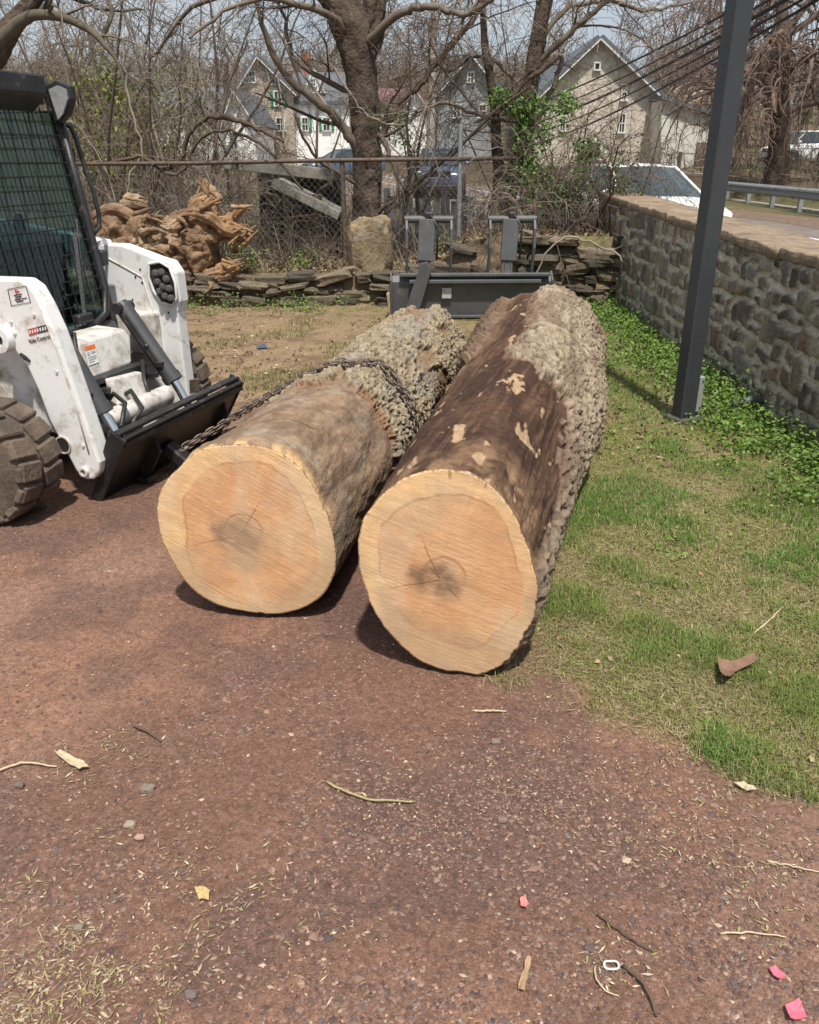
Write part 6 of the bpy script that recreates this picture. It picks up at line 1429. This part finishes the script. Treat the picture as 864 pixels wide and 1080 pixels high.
for k in range(900):
    Y = 75+170*rh.random()**1.2; X = rh.uniform(-.75, .75)*Y
    z = tz(X, Y); hgt = rh.uniform(6, 10); cc = np.array([(.20, .165, .135), (.24, .20, .165), (.17, .14, .115), (.22, .18, .13)][rh.integers(4)])
    P = [np.array([X, Y, z]), np.array([X+rh.normal()*.2, Y, z+hgt*.4]), np.array([X+rh.normal()*.4, Y, z+hgt*.8])]; tb.add(P, [.18, .13, .05], 4, cc)
    for q in range(34):
        b = P[1]*(1-(u := rh.random()))+P[2]*u; d = rh.normal(size=3)*[1, .6, .5]+[0, 0, .8]; d /= np.linalg.norm(d); L = hgt*rh.uniform(.15, .4)
        m1 = b+d*L*.5; m2 = m1+(d+rh.normal(size=3)*.35)*L*.5; tb.add([b, m1, m2], [.05, .03, .015], 3, cc*rh.uniform(.8, 1.2)); 
        m3 = m1+(d+rh.normal(size=3)*.8)*L*.45; tb.add([m1, (m1+m3)/2+rh.normal(size=3)*.1, m3], [.03, .02, .012], 3, cc*rh.uniform(.8, 1.2))
    if rh.random() < .22: LP_.append((P[2]-np.array([0, 0, hgt*.1]), (hgt*.28, hgt*.25, hgt*.3)))
tag(tb.build('woodland', mtwig, None, True), kind='stuff')
tag(leafcloud('budding_foliage', LP_, 260, .30, [(.16, .18, .07), (.20, .21, .10), (.13, .15, .06)], None, 8), kind='stuff')
# undergrowth mass between the road and the houses
tb = Tubes()
for k in range(5200):
    Y = 15+42*rh.random(); X = rh.uniform(-.62, .6)*Y
    if abs(X-road_c(Y)) < 5.5 or (2.6 < X < 12.5 and Y < 42): continue
    z = tz(X, Y); pxk = 432+X/(Y*.93)*864; L = rh.uniform(.8, 2.6)*(.35 if (pxk > 225 and pxk < 720) or Y > 34 else 1); d = rh.normal(size=3)*[.5, .4, .2]+[0, 0, 1]; P = [np.array([X, Y, z-.05])]
    for i in range(3): d = d+rh.normal(size=3)*.3; P.append(P[-1]+d/np.linalg.norm(d)*L/3)
    cc = TC[rh.integers(5)]; tb.add(P, np.linspace(.012, .006, 4), 3, cc)
    for q in range(4):
        i = rh.integers(1, 4); e = P[i]+(d+rh.normal(size=3)*.9)*L*.25; tb.add([P[i], (P[i]+e)/2+rh.normal(size=3)*.04, e], [.008, .006, .004], 3, cc)
tag(tb.build('undergrowth', mtwig, None, True), kind='stuff')
# ================================================================== SMALL THINGS ON THE GROUND
def gpt(px, py, dz=.0):
    p = G(px, py); p.z = float(gz(np.array([p.x]), np.array([p.y]))[0])+.004+dz; return p
def stick(name, label, pts, r, m, cat='twig', group='twigs on the dirt'):
    P = smoothp([gpt(x, y, r*1.0+(.006 if 0 < i < len(pts)-1 else 0)) for i, (x, y) in enumerate(pts)], 14, .0011, rg); rad = list(np.linspace(r, r*.55, 14))
    tag(MB().tube([Vector(p) for p in P], rad, 7).build(name, m, None, smooth=True), label, cat, group)
mst = mat('dry_stick', (.36, .30, .15), .85, var=.25, vs=60, bump=.3, bs=150); mst2 = mat('dark_stick', (.11, .075, .05), .9, var=.25, vs=60, bump=.3, bs=150); mst3 = mat('pale_splinter', (.50, .40, .26), .85, var=.2, vs=60, bump=0)
stick('twig', 'long curved greenish twig below the left log face', [(345, 827), (362, 838), (385, 846), (410, 849), (438, 848)], .0042, mst)
stick('twig', 'short pale straight stick in front of the right log', [(500, 750), (518, 751), (534, 751)], .004, mst3)
stick('twig', 'short dark twig left of the curved greenish twig', [(140, 764), (155, 772), (170, 780)], .004, mst2)
stick('twig', 'thin pale looping stem left of the wire loop at bottom right', [(628, 1018), (630, 1035), (640, 1046), (653, 1050)], .0024, mst3)
stick('twig', 'dark bent root strip beside the wire loop', [(658, 1018), (672, 1032), (684, 1050), (693, 1072)], .0045, mst2)
stick('twig', 'long dark twig crossing the dirt above the wire loop', [(630, 965), (655, 985), (690, 1003)], .0028, mst2)
stick('twig', 'thin tan twig lying at the far left edge', [(-5, 812), (25, 806), (60, 808)], .004, mst3)
stick('twig', 'long bleached stem lying at the bottom right edge', [(760, 983), (790, 984), (830, 986)], .0028, mst3)
stick('twig', 'pale stem in the grass right of the brown leaf', [(795, 668), (812, 655), (826, 640)], .004, mst3)
stick('twig', 'thin stem crossing the dirt right of the grass edge', [(810, 905), (835, 912), (870, 918)], .0028, mst3)
def chip(name, label, cat, pts, m, lift=.008, curl=.006, group=None):
    rc = random.Random(int(pts[0][0]*13)); q_ = []
    for k in range(len(pts)):
        a, b = pts[k], pts[(k+1) % len(pts)]; e_ = math.hypot(b[0]-a[0], b[1]-a[1])*.06
        for t in (0, .33, .66): q_.append((a[0]*(1-t)+b[0]*t+rc.uniform(-e_, e_), a[1]*(1-t)+b[1]*t+rc.uniform(-e_, e_)))
    pts = q_
    P = [gpt(x, y, lift) for x, y in pts]; c = sum(P, Vector())/len(P); n = len(P); th = .0022
    top = [p+Vector((0, 0, curl*((p-c).length/.04)+rc.uniform(-.002, .003))) for p in P]; vs = top+[c]+[p-Vector((0, 0, th)) for p in top]+[c-Vector((0, 0, th))]
    fs = [(i, (i+1) % n, n) for i in range(n)]+[((i+1) % n+n+1, i+n+1, 2*n+1) for i in range(n)]+[(i, i+n+1, (i+1) % n+n+1, (i+1) % n) for i in range(n)]
    tag(MB().add(vs, fs).build(name, m, None), label, cat, group)
chip('wood_chip', 'pale pointed wood chip among straw at the far left', 'wood chip', [(58, 795), (68, 794), (88, 803), (94, 809), (84, 811), (70, 806)], mst3)
chip('wood_chip', 'slim tan bark chip near the bottom centre', 'wood chip', [(546, 1047), (550, 1030), (556, 1012), (560, 1014), (557, 1032), (553, 1048)], mat('tan_chip', (.36, .24, .14), .9, var=.2, vs=50))
chip('wood_chip', 'small white shaving at the end of the grass', 'wood chip', [(774, 826), (784, 825), (798, 833), (788, 834)], mst3)
chip('wood_chip', 'small yellowish wood chip below the centre of the dirt', 'wood chip', [(206, 938), (214, 935), (222, 941), (220, 951), (210, 949)], mat('yellow_chip', (.50, .36, .16), .9, var=.2, vs=50))
chip('dry_leaf', 'large curled brown dead leaf lying on the grass', 'leaf', [(755, 703), (762, 706), (792, 705), (796, 711), (775, 713), (768, 726), (760, 727), (757, 714)], mat('brown_leaf', (.21, .12, .08), .85, var=.25, vs=40), .02, .02)
mpk = mat('pink_tape', (.80, .16, .22), .5, var=.08, vs=60, bump=.2)
chip('pink_tape', 'larger scrap of pink flagging tape in the bottom right corner', 'tape scrap', [(827, 1062), (842, 1056), (848, 1070), (850, 1078), (832, 1078)], mpk, .008, .01, 'scraps of pink tape')
chip('pink_tape', 'narrow pink tape scrap just above the larger one', 'tape scrap', [(812, 1022), (818, 1020), (828, 1031), (824, 1034), (815, 1029)], mpk, .008, .01, 'scraps of pink tape')
chip('pink_tape', 'tiny faded pink scrap on the dirt near bottom centre', 'tape scrap', [(548, 951), (554, 948), (558, 957), (553, 961), (549, 958)], mat('pink_faded', (.68, .22, .20), .6, var=.08, vs=60), .008, .006, 'scraps of pink tape')
c = gpt(645, 1018, .008); mb = MB(); mb.tube([c+Vector((math.cos(a)*.016, math.sin(a)*.011, .002*math.sin(3*a))) for a in np.linspace(0, 2*PI, 19)], .0028, 6, False)
tag(mb.build('wire_loop', mat('white_wire', (.6, .6, .58), .4, .2, bump=0), None, smooth=True), 'small whitish wire loop beside the dark bent root strip', 'wire loop')
for k, (px, py, s) in enumerate([(435, 470, .0)]): pass
for lb, px, py, s, cc in (('flat grey stone on the dirt left of centre', 155, 830, .022, (.20, .155, .125)), ('grey blue pebble near the bottom of the left dirt', 202, 1052, .016, (.15, .12, .105)), ('rounded tan stone under the straw on the left', 137, 868, .018, (.30, .24, .18)), ('pink grey stone left of the yellowish chip', 147, 882, .014, (.38, .25, .20)), ('purple grey stone below the right log', 523, 783, .017, (.20, .14, .12)), ('grey stone at the right half of the dirt', 530, 868, .015, (.19, .14, .115)), ('dark grey stone on the left near the pale chip', 20, 827, .016, (.15, .11, .09)), ('greenish grey stone at the bottom left', 82, 975, .013, (.20, .165, .13))):
    q = gpt(px, py); tag(rock('stone', (q.x, q.y, q.z+s*.2), (s*1.7, s*1.25, s*.8), mat('pebble_%d' % int(px), cc, .9, var=.15, vs=60), None, px, .34, 16, .62), lb, 'stone', 'loose stones on the dirt')
o = A(276, 362, 7.8); chip('blue_scrap', 'small blue scrap lying behind the chain', 'litter', [(270, 367), (275, 364), (281, 365), (282, 368), (273, 369)], mat('blue_scrap', (.06, .08, .14), .7, bump=0), .01, .0)
# ------------------------------------------------------------------ light, sky, camera
az = math.radians(171); el = math.radians(64)       # direction to the sun, azimuth clockwise from +Y
sd = Vector((math.sin(az)*math.cos(el), math.cos(az)*math.cos(el), math.sin(el)))
sl = bpy.data.lights.new('sun', 'SUN'); sl.energy = 4.7; sl.angle = math.radians(2.2); sl.color = (1, .94, .86)
so = bpy.data.objects.new('sun', sl); COL.objects.link(so); so.rotation_euler = sd.to_track_quat('Z', 'Y').to_euler()
wd = bpy.data.worlds.new('World'); S.world = wd; wd.use_nodes = True; nt = wd.node_tree
bg = nt.nodes['Background']; sky = nt.nodes.new('ShaderNodeTexSky'); sky.sky_type = 'NISHITA'; sky.sun_disc = False
sky.sun_elevation = el; sky.sun_rotation = az; sky.air_density = 1.0; sky.dust_density = 3.5; sky.ozone_density = 1.0
# thin high cloud over the blue
tc = nt.nodes.new('ShaderNodeTexCoord'); ns = nt.nodes.new('ShaderNodeTexNoise'); ns.inputs['Scale'].default_value = 2.2; ns.inputs['Detail'].default_value = 6
mp = nt.nodes.new('ShaderNodeMapping'); mp.inputs['Scale'].default_value = (1, 1, 3.5); nt.links.new(tc.outputs['Generated'], mp.inputs['Vector']); nt.links.new(mp.outputs['Vector'], ns.inputs['Vector'])
cr = nt.nodes.new('ShaderNodeMapRange'); cr.inputs['From Min'].default_value = .35; cr.inputs['From Max'].default_value = .65; cr.inputs['To Min'].default_value = .35; cr.inputs['To Max'].default_value = .9
nt.links.new(ns.outputs['Fac'], cr.inputs['Value'])
mx = nt.nodes.new('ShaderNodeMix'); mx.data_type = 'RGBA'; nt.links.new(cr.outputs['Result'], mx.inputs[0]); nt.links.new(sky.outputs['Color'], mx.inputs[6]); mx.inputs[7].default_value = (6.2, 6.9, 7.6, 1)
nt.links.new(mx.outputs[2], bg.inputs['Color']); bg.inputs['Strength'].default_value = .10
cam = bpy.data.cameras.new('camera'); co = bpy.data.objects.new('camera', cam); COL.objects.link(co)
co.location = (0, 0, H); co.rotation_euler = (PI/2-PITCH, 0, 0); cam.sensor_fit = 'HORIZONTAL'; cam.sensor_width = 36; cam.lens = 36
cam.clip_start = .05; cam.clip_end = 2500; S.camera = co
S.view_settings.view_transform = 'Standard'; S.view_settings.look = 'None'; S.view_settings.exposure = 0.12; S.view_settings.gamma = 1; S.view_settings.use_curve_mapping = False
